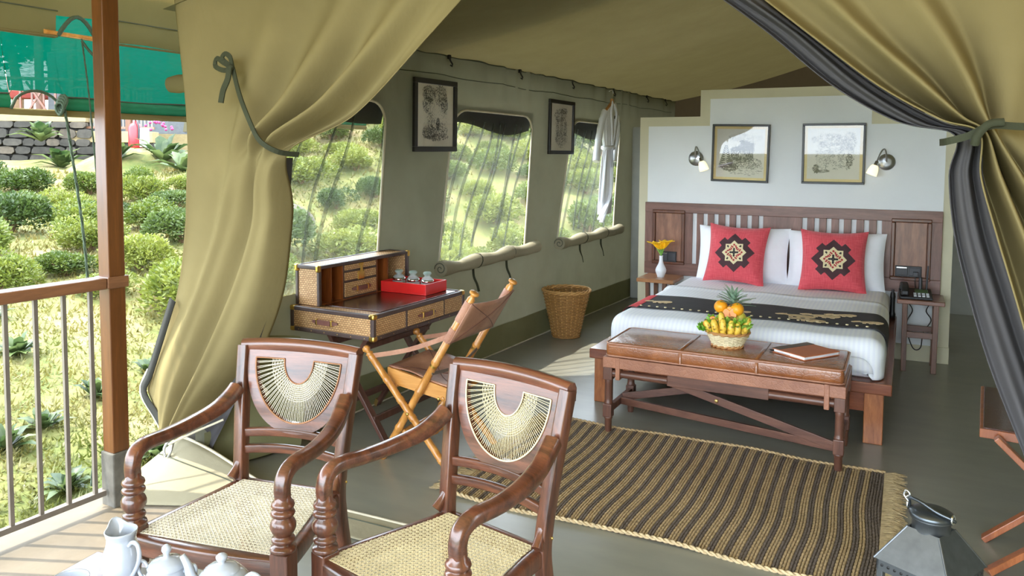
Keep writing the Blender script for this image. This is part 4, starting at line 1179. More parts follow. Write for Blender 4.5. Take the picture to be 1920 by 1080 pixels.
picture('black framed pale engraving of figures nearest the right wall lamp', (-.542, YW - .012, 1.389), (math.radians(1.5), 0, math.radians(1)), .478, .494, .018, 'frame_black', .022, 'pane_bed', draw_figures, 'engravings over the bed', 1.22)
def on_wall(y): return wallX(y) + .022
wr_ = math.atan(.0492)
picture('large black framed forest engraving on the tent wall left of the middle window', (on_wall(4.645), 4.645, 1.628), (math.radians(1), math.radians(-.6), PI / 2 - wr_), .512, .50, .036, 'frame_black', 0, 'pane', draw_forest, 'engravings on the tent wall')
picture('black framed engraving of a group beside the bathrobe', (on_wall(6.638), 6.638, 1.620), (math.radians(1), 0, PI / 2 - wr_), .52, .492, .034, 'frame_black', 0, 'pane', draw_group, 'engravings on the tent wall')

# ------------------------------------------------------------------ bench at the foot of the bed
bn = thing('bench', 'long brown leather bench with crossed braces at the foot of the bed', 'bench', (0, 0, 0))
bx0, bx1, by0, by1 = -1.530, -.235, 4.205, 4.680
o = MB().box(bx0 + .012, bx1 - .012, by0 + .01, by1 - .01, .452, .534).build('seat_cushion', 'leather_tan', bn, bevel=.022, seg=4)
for p in o.data.polygons: p.use_smooth = True
for f in (.345, .66):
    x = lerp(bx0, bx1, f)
    MB().sweep([(x, by0 + .008, .46), (x, by0 + .010, .515), (x, by0 + .03, .5355), (x, (by0 + by1) / 2, .536), (x, by1 - .03, .5355), (x, by1 - .009, .51)], [(-.010, -.0015), (.010, -.0015), (.010, .0015), (-.010, .0015)], V(1, 0, 0) if False else None).build('cushion_seam', 'leather_tan', o)
for z in (.458, .528):
    pts = [(bx0 + .035, by0 + .011, z), (bx1 - .035, by0 + .011, z), (bx1 - .012, by0 + .035, z), (bx1 - .012, by1 - .035, z), (bx1 - .035, by1 - .011, z), (bx0 + .035, by1 - .011, z), (bx0 + .012, by1 - .035, z), (bx0 + .012, by0 + .035, z)]
    MB().tube(pts, .005, 6, V(0, 0, 1), True).build('cushion_piping', 'leather_pink', o)
for q in ((bx0, bx1, by0, by0 + .03), (bx0, bx1, by1 - .03, by1), (bx0, bx0 + .03, by0 + .03, by1 - .03), (bx1 - .03, bx1, by0 + .03, by1 - .03)):
    MB().box(q[0], q[1], q[2], q[3], .388, .450).build('leather_apron', 'leather_apron', bn, bevel=.004)
for x in (bx0 + .028, bx1 - .028):
    for y in (by0 + .03, by1 - .03):
        lg = thing('x', 'x', 'x'); bpy.data.objects.remove(lg)
        m = MB(); m.box(x - .027, x + .027, y - .027, y + .027, .315, .388)
        m.lathe([(.021, .315), (.023, .30), (.021, .29), (.022, .20), (.022, .185), (.026, .178), (.024, .17)], 16, Matrix.Translation((x, y, 0)))
        m.box(x - .026, x + .026, y - .026, y + .026, .095, .172)
        m.lathe([(.024, .095), (.026, .088), (.021, .08), (.020, .02), (.017, 0.0)], 16, Matrix.Translation((x, y, 0)))
        m.build('leg', 'wood_bench_leg', bn, bevel=.004)
for y in (by0 + .03, by1 - .03):
    xa, xb = bx0 + .055, bx1 - .055
    MB().tube([(xa, y, .352), (lerp(xa, xb, .27), y, .352)], .022, 12).build('rail_tube', 'wood_bench', bn)
    MB().tube([(lerp(xa, xb, .73), y, .352), (xb, y, .352)], .022, 12).build('rail_tube', 'wood_bench', bn)
    MB().box(lerp(xa, xb, .27), lerp(xa, xb, .73), y - .017, y + .017, .325, .388).build('rail_plank', 'wood_bench', bn, bevel=.003)
    for x in (xa + .035, xb - .035):
        MB().box(x - .013, x + .013, y - .034, y + .034, .322, .453).build('leather_strap', 'leather_apron', bn, bevel=.004)
for x in (bx0 + .028, bx1 - .028):
    MB().box(x - .014, x + .014, by0 + .05, by1 - .05, .115, .155).build('side_stretcher', 'wood_bench_leg', bn, bevel=.003)
xm = bx0 + .04
MB().bar((xm, 4.43, .135), (bx1 - .05, by0 + .03, .125), .018, .040, V(0, 0, 1)).build('brace', 'wood_bench', bn, bevel=.002)
MB().bar((lerp(bx0, bx1, .30), by0 + .032, .345), (bx1 - .05, by0 + .036, .130), .016, .044, V(0, 0, 1)).build('brace', 'wood_bench', bn, bevel=.002)
MB().bar((xm, 4.46, .150), (lerp(bx0, bx1, .70), by1 - .04, .325), .016, .044, V(0, 0, 1)).build('brace', 'wood_bench', bn, bevel=.002)
MB().ball((lerp(bx0, bx1, .5), by0 + .022, .278), (.011, .005, .011)).build('pivot_bolt', 'brass_dull', bn)
# ------------------------------------------------------------------ cane armchairs on the veranda
def ring_poly(f_out, f_in, a0, a1, n): pass
def cane_chair(label, loc, rz, cmat, kseed):
    t = thing('cane_armchair', label, 'chair', loc, rz, 'cane armchairs')
    rnd = random.Random(kseed)
    SZ = .405
    fw2, rw2, fy, ry = .268, .192, -.235, .215     # half widths front / rear, front y, rear y
    # front legs: square block, turned baluster above, turned leg below
    for s in (-1, 1):
        x = s * fw2
        m = MB(); m.box(x - .030, x + .030, fy - .030, fy + .030, .30, .428)
        m.lathe([(.026, .30), (.030, .285), (.022, .27), (.027, .24), (.024, .12), (.018, .03), (.022, .015), (.016, 0)], 16, Matrix.Translation((x, fy, 0)))
        m.build('front_leg', 'wood_chair', t, bevel=.004)
        m = MB(); m.lathe([(.030, .428), (.037, .430), (.039, .437), (.037, .444), (.026, .447), (.023, .452), (.024, .456), (.033, .459), (.035, .465), (.033, .471), (.024, .474), (.025, .480), (.033, .488), (.038, .500), (.038, .512), (.033, .524), (.025, .531), (.024, .535), (.033, .538), (.036, .545), (.033, .552), (.024, .555), (.024, .559), (.032, .562), (.035, .569), (.032, .577), (.025, .582), (.022, .60)], 20, Matrix.Translation((x, fy, 0)))
        m.build('arm_post', 'wood_chair', t)
        # arm: rises from the post, bends back and sweeps up to the back post
        pts = catmull([(x, fy, .590), (x, fy - .002, .622), (x * 1.005, fy + .012, .655), (x * 1.01, fy + .055, .672), (x * 1.0, fy + .16, .668), (x * .965, fy + .27, .672), (x * .90, fy + .37, .688), (x * .85, fy + .435, .718), (x * .83, fy + .470, .742)], 5)
        n = len(pts)
        scl = [(lerp(.95, 1.0, min(1, k / 8)) + .18 * sstep(.3, .7, k / n), lerp(1.0, .95, k / n) + .25 * sstep(.45, .95, k / n)) for k in range(n)]
        MB().sweep(pts, rrect(.044, .044, .014, 3), V(1, 0, 0) if False else None, scl).build('arm', 'wood_chair_x', t)
        # rear post: sabre leg below, raked back above
        rp = catmull([(s * .215, ry + .085, 0), (s * .205, ry + .045, .15), (s * .20, ry + .012, .32), (s * .200, ry + .004, .42), (s * .208, ry + .022, .56), (s * .220, ry + .050, .72), (s * .230, ry + .085, .885)], 5)
        MB().sweep(rp, rrect(.040, .050, .007, 2), V(0, -1, .1), None).build('back_post', 'wood_chair', t)
        # curved knee joining post to seat
        kn = catmull([(s * .200, ry + .012, .52), (s * .203, ry - .010, .46), (s * .210, ry - .040, .425)], 5)
        MB().sweep(kn, rrect(.030, .034, .008, 2), V(0, -1, .1), [lerp(.6, 1.0, k / 10) for k in range(11)]).build('knee_block', 'wood_chair', t, bevel=0)
    yb = lambda z: ry + .004 + (.022 - .004) * sstep(.42, .56, z) + .063 * max(0, (z - .56)) / .325 + .012 * max(0, z - .7)
    # rolled top rail
    m = MB()
    arc = lambda x: -.018 * (1 - (x / .245) ** 2)
    prof = [(-.022, -.030), (.006, -.032), (.016, -.018), (.022, .004), (.020, .022), (.006, .032), (-.012, .030), (-.022, .012)]
    pts = [V(lerp(-.240, .240, k / 16), yb(.88) - arc(lerp(-.240, .240, k / 16)) * 1.0 + .004, .876 - .6 * arc(lerp(-.240, .240, k / 16))) for k in range(17)]
    m.sweep(pts, prof, V(0, 0, 1)); m.build('top_rail', 'wood_chair_x', t)
    # back panel: top strip, inner half disc, D-shaped surround
    zc = .846
    thk = .010
    def mp(x, z, tt):
        bow = .016 * (1 - (x / .22) ** 2)
        return V(x, yb(z) + bow + tt, z)
    def shell(m, fn, nu, nv):
        m.grid(lambda u, v: mp(*fn(u, v), -thk), nu, nv, False); m.grid(lambda u, v: mp(*fn(1 - u, v), thk), nu, nv, False)
        for v0 in (0, 1):
            m.grid(lambda u, v: mp(*fn(u, v0), lerp(-thk, thk, v if v0 else 1 - v)), nu, 1, False)
        for u0 in (0, 1):
            m.grid(lambda u, v: mp(*fn(u0, u), lerp(-thk, thk, v if not u0 else 1 - v)), nv, 1, False)
    m = MB()
    shell(m, lambda u, v: (lerp(-.207, .207, u), lerp(zc, .874, v)), 16, 2)
    ro, ri = .175, .060; qo, qi = 1.28, 1.42
    def outer(a):   # outline of the D-shaped panel, a from pi to 2pi
        c, s_ = math.cos(a), math.sin(a)
        k = (abs(c) ** 2.2 + abs(s_) ** 2.2) ** (-1 / 2.2)
        return .207 * k * c * 1.0, .262 * k * s_
    def surround(u, v):
        a = lerp(PI, 2 * PI, u); ox, oz = outer(a)
        return (lerp(ro * math.cos(a), ox, v), zc + lerp(ro * qo * math.sin(a), oz, v))
    shell(m, surround, 36, 2)
    shell(m, lambda u, v: (lerp(0, ri, v) * math.cos(lerp(PI, 2 * PI, u)), zc + lerp(0, ri * qi, v) * math.sin(lerp(PI, 2 * PI, u))), 20, 2)
    m.build('back_panel', 'wood_chair_x', t)
    # fan caning: radial strands, woven rings near the centre, edge binding
    m = MB(); sg = .0010
    NR = 36
    for k in range(NR + 1):
        a = PI + PI * k / NR
        for d in (-.014, .014):
            pa = (ri * math.cos(a), zc + ri * qi * math.sin(a)); pb = (ro * math.cos(a + d), zc + ro * qo * math.sin(a + d))
            q = [mp(lerp(pa[0], pb[0], w), lerp(pa[1], pb[1], w), -.004 + .002 * (1 if d > 0 else -1)) for w in (0, .5, 1)]
            m.tube(q, sg, 4)
    for r_ in range(9):
        rf_ = lerp(.05, .46, r_ / 8); rr = lerp(ri, ro, rf_); rz_ = lerp(ri * qi, ro * qo, rf_)
        q = [mp(rr * math.cos(PI + PI * k / 40), zc + rz_ * math.sin(PI + PI * k / 40), -.005 + .0022 * math.sin(k * 2.2 + r_ * PI)) for k in range(41)]
        m.tube(q, sg, 4)
    fan = m.build('cane_fan', cmat, t); fan['kind'] = 'stuff'
    m = MB()
    m.tube([mp(ro * math.cos(PI + PI * k / 40), zc + ro * qo * math.sin(PI + PI * k / 40), -thk - .002) for k in range(41)], .003, 5)
    m.tube([mp(ri * math.cos(PI + PI * k / 30), zc + ri * qi * math.sin(PI + PI * k / 30), -thk - .002) for k in range(31)], .0025, 5)
    for s in (-1, 1): m.tube([mp(s * ri, zc, -thk - .002), mp(s * ro, zc, -thk - .002)], .0025, 5)
    m.build('cane_binding', 'cane_brown' if cmat == 'cane_pale' else 'cane_yellow', t)
    # two bowed cross rails
    for z, w in ((.575, .20), (.515, .198)):
        pts = [V(lerp(-w, w, k / 12), yb(z) + .020 * (1 - (lerp(-1, 1, k / 12)) ** 2), z + .010 * (1 - lerp(-1, 1, k / 12) ** 2)) for k in range(13)]
        MB().sweep(pts, rrect(.022, .032, .005, 2), V(0, 0, 1)).build('cross_rail', 'wood_chair_x', t)
    # seat rails
    sx = lambda y: lerp(fw2, rw2, sstep(0, 1, (y - fy) / (ry - fy)) * .6 + (y - fy) / (ry - fy) * .4)
    fr = [V(lerp(-fw2, fw2, k / 12), fy - .020 * (1 - lerp(-1, 1, k / 12) ** 2) - .004, .380) for k in range(13)]
    MB().sweep(fr, rrect(.044, .062, .010, 2), V(0, 0, 1)).build('seat_rail', 'wood_chair_x', t)
    MB().sweep([V(-rw2, ry, .385), V(rw2, ry, .385)], rrect(.040, .05, .008, 2), V(0, 0, 1)).build('seat_rail', 'wood_chair_x', t)
    for s in (-1, 1):
        sd = [V(s * (sx(lerp(fy, ry, k / 10)) ), lerp(fy, ry, k / 10), .384) for k in range(11)]
        MB().sweep(sd, rrect(.040, .054, .010, 2), V(0, 0, 1)).build('seat_rail', 'wood_chair', t)
    # six-way caned seat
    m = MB(); zz = SZ + .008
    inx = lambda x, y: fy - .012 < y < ry - .014 and abs(x) < sx(y) - .014
    def strand(p, d, dz):
        p, d = Vector(p), Vector(d); on = []; N = 220
        for k in range(N + 1):
            q = p + d * (k / N)
            if inx(q.x, q.y): on.append(q)
        if len(on) > 3:
            a, b = on[0], on[-1]
            sag = lambda q: -.010 * max(0, 1 - (q.x / .2) ** 2) * max(0, 1 - (q.y / .2) ** 2)
            pts = []
            for k in range(7):
                q = a.lerp(b, k / 6); pts.append(V(q.x, q.y, zz + dz + sag(q)))
            m.sweep(pts, [(-.0009, -.0004), (.0009, -.0004), (.0009, .0005), (-.0009, .0005)], V(0, 0, 1), None, False, False)
    P = .0152
    for k in range(-20, 21):
        for o_ in (-.0017, .0017):
            strand((k * P + o_, -.3, 0), (0, .6, 0), .000); strand((-.3, k * P + o_, 0), (.6, 0, 0), .0008)
    for k in range(-38, 39):
        strand((k * P * 1.0 - .3, -.3, 0), (.6, .6, 0), .0016); strand((k * P * 1.0 + .3, -.3, 0), (-.6, .6, 0), .0024)
    se = m.build('cane_seat', cmat, t); se['kind'] = 'stuff'
    # small brass pegs where the arms meet the posts
    for s in (-1, 1):
        MB().ball((s * .222, ry + .02, .44), (.005, .004, .005), 8, 5).build('peg', 'brass', t)
    return t
cane_chair('dark wooden armchair with white cane seat closest to the veranda post', (-1.918, 1.885, 0), math.radians(10.5), 'cane_pale', 2)
cane_chair('dark wooden armchair with yellowish cane seat nearest the jute rug', (-1.192, 1.935, 0), math.radians(-12), 'cane_yellow', 5)

# ------------------------------------------------------------------ folding director's chair at the desk
dc = thing('folding_chair', 'folding bamboo turned chair with brown leather seat and back at the desk', 'chair', (0, 0, 0))
YN, YF = 3.29, 3.735
def turned(a, b, r, rings, mat='wood_bamboo', knob=0, foot=True):
    a, b = Vector(a), Vector(b); L = (b - a).length
    prof = [(.001, 0), (r * .85, 0), (r, .01)]
    for q in rings:
        z = q * L
        prof += [(r, z - .014), (r * 1.22, z - .007), (r * 1.0, z - .002), (r * 1.22, z + .003), (r, z + .010)]
    if knob == 1:   # ball end
        prof += [(r, L - .045), (r * 1.2, L - .04), (r * .6, L - .032), (r * .75, L - .026), (r * 1.25, L - .012), (r * 1.0, L), (r * .4, L + .008), (.001, L + .009)]
    elif knob == 2:  # flat mushroom finial
        prof += [(r, L - .03), (r * .7, L - .022), (r * .65, L - .008), (r * 1.25, L - .003), (r * 1.3, L + .006), (r * .9, L + .011), (.001, L + .011)]
    else: prof += [(r, L - .01), (r * .85, L), (.001, L)]
    q = V(0, 0, 1).rotation_difference((b - a)).to_matrix().to_4x4()
    return MB().lathe(prof, 14, Matrix.Translation(a) @ q)
fk = lambda y: (-2.515, y, .590); rf = lambda y: (-1.985, y, .0)
bt = lambda y: (-1.872, y, .925); ff = lambda y: (-2.428, y, .0)
for y, d in ((YN, 0.013), (YF, -.013)):
    turned(rf(y - d), fk(y - d), .0185, (.12, .30, .44, .58, .74, .92), knob=1).build('crossed_leg', 'wood_bamboo', dc)
    turned(ff(y + d), bt(y + d), .0200, (.09, .2, .31, .42, .60), knob=2).build('back_post', 'wood_bamboo', dc)
    # shaped seat rail
    pol = [(-2.40, .492), (-2.02, .425), (-1.985, .41), (-1.985, .385), (-2.01, .365), (-2.05, .36), (-2.36, .405), (-2.40, .43)]
    MB().prism(pol, y + d * 2.6 - .009, y + d * 2.6 + .009, lambda a, b, tt: (a, tt, b)).build('seat_rail', 'wood_bamboo_x', dc, bevel=.004)
    for p in (Vector(fk(y - d)).lerp(Vector(rf(y - d)), .525), V(-2.052, y + d * -.6, .385)):
        MB().ball((p.x, p.y - .020, p.z), (.009, .006, .009), 10, 6).build('brass_bolt', 'brass', dc)
    # arm strap of leather
    a = Vector(fk(y - d)) + V(.02, 0, -.045); b = Vector(bt(y + d)).lerp(Vector(ff(y + d)), .24)
    mid = a.lerp(b, .5) + V(0, 0, -.018)
    MB().sweep(catmull([a, mid, b], 8), [(-.003, -.012), (.003, -.012), (.003, .012), (-.003, .012)], V(0, 0, 1), None, False).build('arm_strap', 'leather_pink', dc)
    # leather sleeve on the post with two bands
    for f0, f1 in ((.045, .155), (.20, .275)):
        p0 = Vector(bt(y + d)).lerp(Vector(ff(y + d)), f0); p1 = Vector(bt(y + d)).lerp(Vector(ff(y + d)), f1)
        MB().tube([p0, p1], .0235, 14).build('back_sleeve', 'leather_pink', dc)
    MB().tube([Vector(bt(y + d)).lerp(Vector(ff(y + d)), q) for q in (.395, .425)], .0205, 14).build('brass_collar', 'brass', dc)
for (x, z) in ((-2.35, .40), (-2.06, .37), (-2.30, .16), (-2.15, .165)):
    turned((x, YN + .02, z), (x, YF - .02, z), .014, (.2, .8)).build('cross_bar', 'wood_bamboo', dc)
def seat(u, v):
    x = lerp(-2.395, -2.0, u); y = lerp(YN + .03, YF - .03, v); z = lerp(.492, .425, u) + .004
    return (x, y, z - .035 * math.sin(PI * v) * math.sin(PI * u) + .012 * math.exp(-((u - .35) / .2) ** 2))
m = MB(); m.grid(seat, 12, 12); st_ = m.build('seat_leather', 'leather_chair', dc, solid=.006)
for q in (0, 1):
    MB().tube([Vector(seat(k / 10, k / 10 if q else 1 - k / 10)) + V(0, 0, .004) for k in range(11)], .0022, 5).build('seat_stitch', 'leather_handle', st_)
bA = Vector(bt(0)).lerp(Vector(ff(0)), .045); bB = Vector(bt(0)).lerp(Vector(ff(0)), .275)
def backp(u, v):
    y = lerp(YN - .005, YF + .005, u); p = bA.lerp(bB, v)
    sag = .030 * math.sin(PI * u)
    return (p.x + .020 + sag * .8, y, p.z - .02 * math.sin(PI * u) * (1 - 2 * v) * .6 - .006)
m = MB(); m.grid(backp, 14, 8); bk = m.build('back_leather', 'leather_chair', dc, solid=.006)
for q in (0, 1):
    MB().tube([Vector(backp(k / 10, k / 10 if q else 1 - k / 10)) + V(.005, 0, 0) for k in range(11)], .0022, 5).build('back_stitch', 'leather_handle', bk)
    MB().tube([Vector(backp(k / 10, k / 10 if q else 1 - k / 10)) + V(-.005, 0, 0) for k in range(11)], .0022, 5).build('back_stitch', 'leather_handle', bk)
a = Vector(bt(YN)).lerp(Vector(ff(YN)), .46); b = Vector(bt(YF)).lerp(Vector(ff(YF)), .41)
MB().sweep(catmull([a + V(.02, 0, 0), a.lerp(b, .5) + V(.03, 0, -.03), b + V(.015, 0, 0)], 8), [(-.002, -.008), (.002, -.008), (.002, .008), (-.002, .008)], V(0, 0, 1), None, False).build('spreader_strap', 'leather_taupe', dc)

# ------------------------------------------------------------------ trunk desk
dk = thing('writing_desk', 'woven rattan trunk desk with leather edges and a pigeonhole hutch', 'desk', (-2.726, 3.715, 0), -.03)
hx, hy, z0, z1 = .290, .445, .630, .765
MB().box(-hx + .004, hx - .004, -hy + .004, hy - .004, z0 + .004, z1 - .004).build('desk_box', 'rattan_weave', dk, uv=9)
def edge(a, b, w=.024, mat='leather_trim'):
    return MB().bar(a, b, w, w, V(0, 0, 1) if abs(Vector(b).z - Vector(a).z) < .01 else V(1, 0, 0)).build('edge_trim', mat, dk, bevel=.005)
for z in (z0 + .010, z1 - .010):
    edge((-hx + .01, -hy + .01, z), (hx - .01, -hy + .01, z)); edge((-hx + .01, hy - .01, z), (hx - .01, hy - .01, z))
    edge((hx - .01, -hy + .01, z), (hx - .01, hy - .01, z)); edge((-hx + .01, -hy + .01, z), (-hx + .01, hy - .01, z))
for sx_ in (-1, 1):
    for sy_ in (-1, 1):
        edge((sx_ * (hx - .01), sy_ * (hy - .01), z0), (sx_ * (hx - .01), sy_ * (hy - .01), z1))
        for z in (z0 + .010, z1 - .010):
            MB().cbox((sx_ * (hx - .014), sy_ * (hy - .014), z), (.038, .038, .030)).build('brass_corner', 'brass', dk, bevel=.010)
# brass studs along the lower trims
for k in range(6):
    MB().ball((lerp(-hx + .06, hx - .06, k / 5), -hy - .001, z0 + .010), (.0035, .002, .0035), 8, 4).build('stud', 'brass', dk)
for k in range(8):
    MB().ball((hx + .001, lerp(-hy + .06, hy - .06, k / 7), z0 + .010), (.002, .0035, .0035), 8, 4).build('stud', 'brass', dk)
# leather writing surface
MB().box(-hx + .16, hx - .030, -hy + .10, hy - .05, z1 - .006, z1 + .003).build('leather_top', 'leather_dark', dk, bevel=.002)
# drawer on the long side
for y in (-.155, .215): MB().box(hx - .006, hx + .003, y - .004, y + .004, z0 + .02, z1 - .02).build('drawer_gap', 'leather_trim', dk)
dw = MB().box(hx - .008, hx + .004, -.148, .208, z0 + .024, z1 - .024).build('drawer', 'rattan_weave', dk, uv=9)
def handle(parent, c, ax, L=.10):
    # leather strap handle, ax = 'x' or 'y' direction of its length, facing outwards
    c = Vector(c); d = V(1, 0, 0) if ax == 'x' else V(0, 1, 0); nrm = V(0, -1, 0) if ax == 'x' else V(1, 0, 0)
    pts = [c + d * q * L + nrm * (.004 + .014 * (1 - (q / 1.0) ** 2)) for q in (-1, -.8, -.5, 0, .5, .8, 1)]
    h = MB().sweep(catmull(pts, 3), [(-.003, -.013), (.003, -.013), (.003, .013), (-.003, .013)], V(0, 0, 1), [(1, lerp(.35, 1, min(1, 1.6 * (1 - abs(k / 9 - 1))))) for k in range(19)], False).build('handle', 'leather_handle', parent)
    for s in (-1, 1):
        q = c + d * s * L * .58 + nrm * .012
        MB().cbox(q, (.012 if ax == 'x' else .014, .014 if ax == 'x' else .012, .034)).build('handle_buckle', 'brass', h, bevel=.003) if False else MB().cbox(q, (.012 if ax == 'x' else .014, .014 if ax == 'x' else .012, .034)).build('handle_buckle', 'brass', parent, bevel=.003)
    return h
handle(dk, (-.035, -hy - .002, (z0 + z1) / 2), 'x', .088)
handle(dk, (hx + .004, .03, (z0 + z1) / 2), 'y', .085)
# hutch along the window side
hz0, hz1 = z1, .985
gx0, gx1, gy0, gy1 = -hx, -hx + .155, -hy + .055, hy - .01
hu = node('hutch', (0, 0, 0), 0, None); hu.parent = dk
MB().box(gx0, gx1, gy0, gy0 + .012, hz0, hz1).build('hutch_side', 'rattan_weave', hu, uv=9)
MB().box(gx0, gx1, gy1 - .012, gy1, hz0, hz1).build('hutch_side', 'rattan_weave', hu, uv=9)
MB().box(gx0, gx1, gy0, gy1, hz1 - .012, hz1).build('hutch_top', 'rattan_weave', hu, uv=9)
MB().box(gx0, gx0 + .008, gy0 + .012, gy1 - .012, hz0, hz1 - .012).build('hutch_back', 'wood_cubby', hu)
MB().box(gx0 + .008, gx1 - .004, gy0 + .012, gy1 - .012, hz0, hz0 + .006).build('hutch_base', 'wood_cubby', hu)
YD = [gy0 + .012, gy0 + .105, gy0 + .200, gy0 + .515, gy0 + .620, gy1 - .012]
for y in YD[:-1]: MB().box(gx0 + .008, gx1 - .003, y, y + .008, hz0 + .006, hz1 - .012).build('divider', 'wood_cubby', hu)
# framed drawers in the middle
MB().box(gx0 + .01, gx1 - .006, YD[2] + .008, YD[3], hz0 + .006, hz1 - .012).build('drawer_block', 'leather_trim', hu)
d1 = MB().box(gx1 - .008, gx1 + .004, YD[2] + .022, YD[3] - .014, hz0 + .018, hz0 + .098).build('drawer', 'rattan_weave', hu, uv=9)
d2 = MB().box(gx1 - .008, gx1 + .002, YD[2] + .022, YD[3] - .014, hz0 + .112, hz0 + .158).build('drawer', 'rattan_weave', hu, uv=9)
d3 = MB().box(gx1 - .008, gx1 + .002, YD[2] + .022, YD[3] - .014, hz0 + .172, hz0 + .200).build('drawer', 'rattan_weave', hu, uv=9)
handle(hu, (gx1 + .004, (YD[2] + YD[3]) / 2, hz0 + .058), 'y', .085)
yc = (YD[2] + YD[3]) / 2
m = MB(); m.cbox((gx1 + .005, yc, hz0 + .130), (.008, .058, .050)); m.cbox((gx1 + .009, yc, hz0 + .172), (.008, .020, .046)); m.cbox((gx1 + .007, yc, hz0 + .195), (.008, .040, .018))
m.build('lock_plate', 'brass', hu, bevel=.004)
for (a, b) in (((gx1, gy0 + .006, hz0), (gx1, gy0 + .006, hz1)), ((gx1, gy1 - .006, hz0), (gx1, gy1 - .006, hz1)), ((gx1, gy0, hz1 - .006), (gx1, gy1, hz1 - .006)), ((gx0, gy0, hz1 - .006), (gx0, gy1, hz1 - .006)), ((gx0, gy0, hz1 - .006), (gx1, gy0, hz1 - .006)), ((gx0, gy0 + .004, hz0), (gx0, gy0 + .004, hz1)), ((gx0, gy1, hz1 - .006), (gx1, gy1, hz1 - .006))):
    MB().bar(a, b, .020, .020, V(0, 0, 1) if abs(a[2] - b[2]) < .01 else V(1, 0, 0)).build('hutch_trim', 'leather_trim', hu, bevel=.004)
for q in ((gx1, gy0, hz1 - .012), (gx0, gy0, hz1 - .012), (gx1, gy1, hz1 - .012)):
    MB().cbox(q, (.026, .026, .040)).build('brass_corner', 'brass', hu, bevel=.008)
# folding crossed legs under the desk
for y in (-.30, .30):
    for s in (-1, 1):
        MB().bar((s * .27, y + s * .014, 0), (-s * .17, y + s * .014, z0), .024, .042, V(0, 1, 0)).build('leg', 'wood_desk_leg', dk, bevel=.003)
        MB().bar((s * .27, y + s * .014, 0), (s * .27 - s * .018, y + s * .014, .045), .027, .045, V(0, 1, 0)).build('leg_cap', 'brass_dull', dk, bevel=.003)
for s in (-1, 1):
    MB().bar((s * .17, -.30, .15), (s * .17, .30, .15), .022, .038).build('stretcher', 'wood_desk_leg', dk, bevel=.003)
    MB().bar((s * .12, -.30, .55), (s * .12, .30, .55), .022, .034).build('stretcher', 'wood_desk_leg', dk, bevel=.003)
# red tray with three glass jars
tr = thing('tea_tray', 'shiny red box tray on the desk', 'tray', (-2.685, 3.985, .769), math.radians(-1))
tw, td, th = .165, .115, .066
MB().box(-tw, tw, -td, td, 0, .008).build('tray_base', 'tray_red', tr, bevel=.002)
for q in ((-tw, tw, -td, -td + .009), (-tw, tw, td - .009, td), (-tw, -tw + .009, -td + .009, td - .009), (tw - .009, tw, -td + .009, td - .009)):
    MB().box(q[0], q[1], q[2], q[3], .008, th).build('tray_side', 'tray_red', tr, bevel=.002)
jl = ('glass storage jar with green lid insert, left one in the red tray', 'glass storage jar with green lid insert, middle one in the red tray', 'glass storage jar with green lid insert, right one in the red tray')
for k in range(3):
    j = thing('glass_jar', jl[k], 'jar', (-2.795 + .104 * k, 3.985, .777), 0, 'jars in the red tray')
    MB().lathe([(.001, 0), (.036, 0), (.040, .006), (.040, .046), (.037, .056), (.035, .060)], 22, None, False).build('jar_body', 'jar_lid_glass', j)
    MB().lathe([(.001, .003), (.034, .003), (.035, .035), (.001, .036)], 16).build('tea_bags', 'label_white', j)
    MB().lathe([(.037, .050), (.041, .054), (.041, .064), (.036, .068)], 22, None, False).build('seal_ring', 'chrome', j)
    MB().lathe([(.036, .064), (.036, .070), (.026, .082), (.017, .088), (.017, .094), (.025, .102), (.026, .110), (.020, .116), (.001, .118)], 20, None, False).build('jar_lid', 'jar_lid_glass', j)
    MB().lathe([(.001, .104), (.018, .104), (.017, .112), (.001, .113)], 14).build('lid_insert', 'lid_green', j)
# ------------------------------------------------------------------ jute rug
rg = thing('rug', 'striped brown jute rug with fringed ends in front of the bench', 'rug', (0, 0, 0))
RX0, RX1, RY0, RY1 = -1.90, -.045, 3.085, 4.315
def rug_w(x, y): return .010 + .005 * math.sin(x * 9 + y * 4) * math.sin(y * 5 - x * 3)
pitch = .0126; N = int((RX1 - RX0) / pitch)
pat = ['tan', 'tan', 'tan', 'dark', 'dark']
mm = {'tan': MB(), 'pale': MB(), 'dark': MB()}
for k in range(N):
    x = RX0 + (k + .5) * pitch
    wob = .010 * math.sin(k * .31) ; pts = []; sc = []
    n = 84
    for q in range(n + 1):
        y = lerp(RY0, RY1, q / n)
        xx = x + .008 * math.sin(y * 6 + x * 2) + .0025 * math.sin(y * 11 + 1)
        pts.append(V(xx, y + .012 * math.sin(x * 5), rug_w(xx, y) - .004)); sc.append((1.05 if (q + k) % 2 else .72, 1.1 if (q + k) % 2 else .7))
    kind = pat[k % len(pat)] if k < N - 5 else 'dark'
    if kind == 'dash':
        for q in range(0, n, 1):
            kk = "pale" if (q * 5 + 3 * (k % 7)) % 7 == 0 else "dark"
            mm[kk].sweep([pts[q], pts[q].lerp(pts[q + 1], .5), pts[q + 1]], [(-.0062, 0), (-.004, .0045), (.004, .0045), (.0062, 0)], V(0, 0, 1), [.6, 1.15, .6], False, False)
        continue
    mm[kind].sweep(pts, [(-.0062, 0), (-.004, .0045), (.004, .0045), (.0062, 0)], V(0, 0, 1), sc, False, False)
for kd, mat in (('tan', 'jute_tan'), ('pale', 'jute_pale'), ('dark', 'jute_dark')):
    o = mm[kd].build('rug_cords', mat, rg); o['kind'] = 'stuff'
m = MB(); m.grid(lambda u, v: (lerp(RX0, RX1, u), lerp(RY0, RY1, v), max(.002, rug_w(lerp(RX0, RX1, u), lerp(RY0, RY1, v)) - .007)), 40, 30); m.build('rug_backing', 'jute_dark', rg)
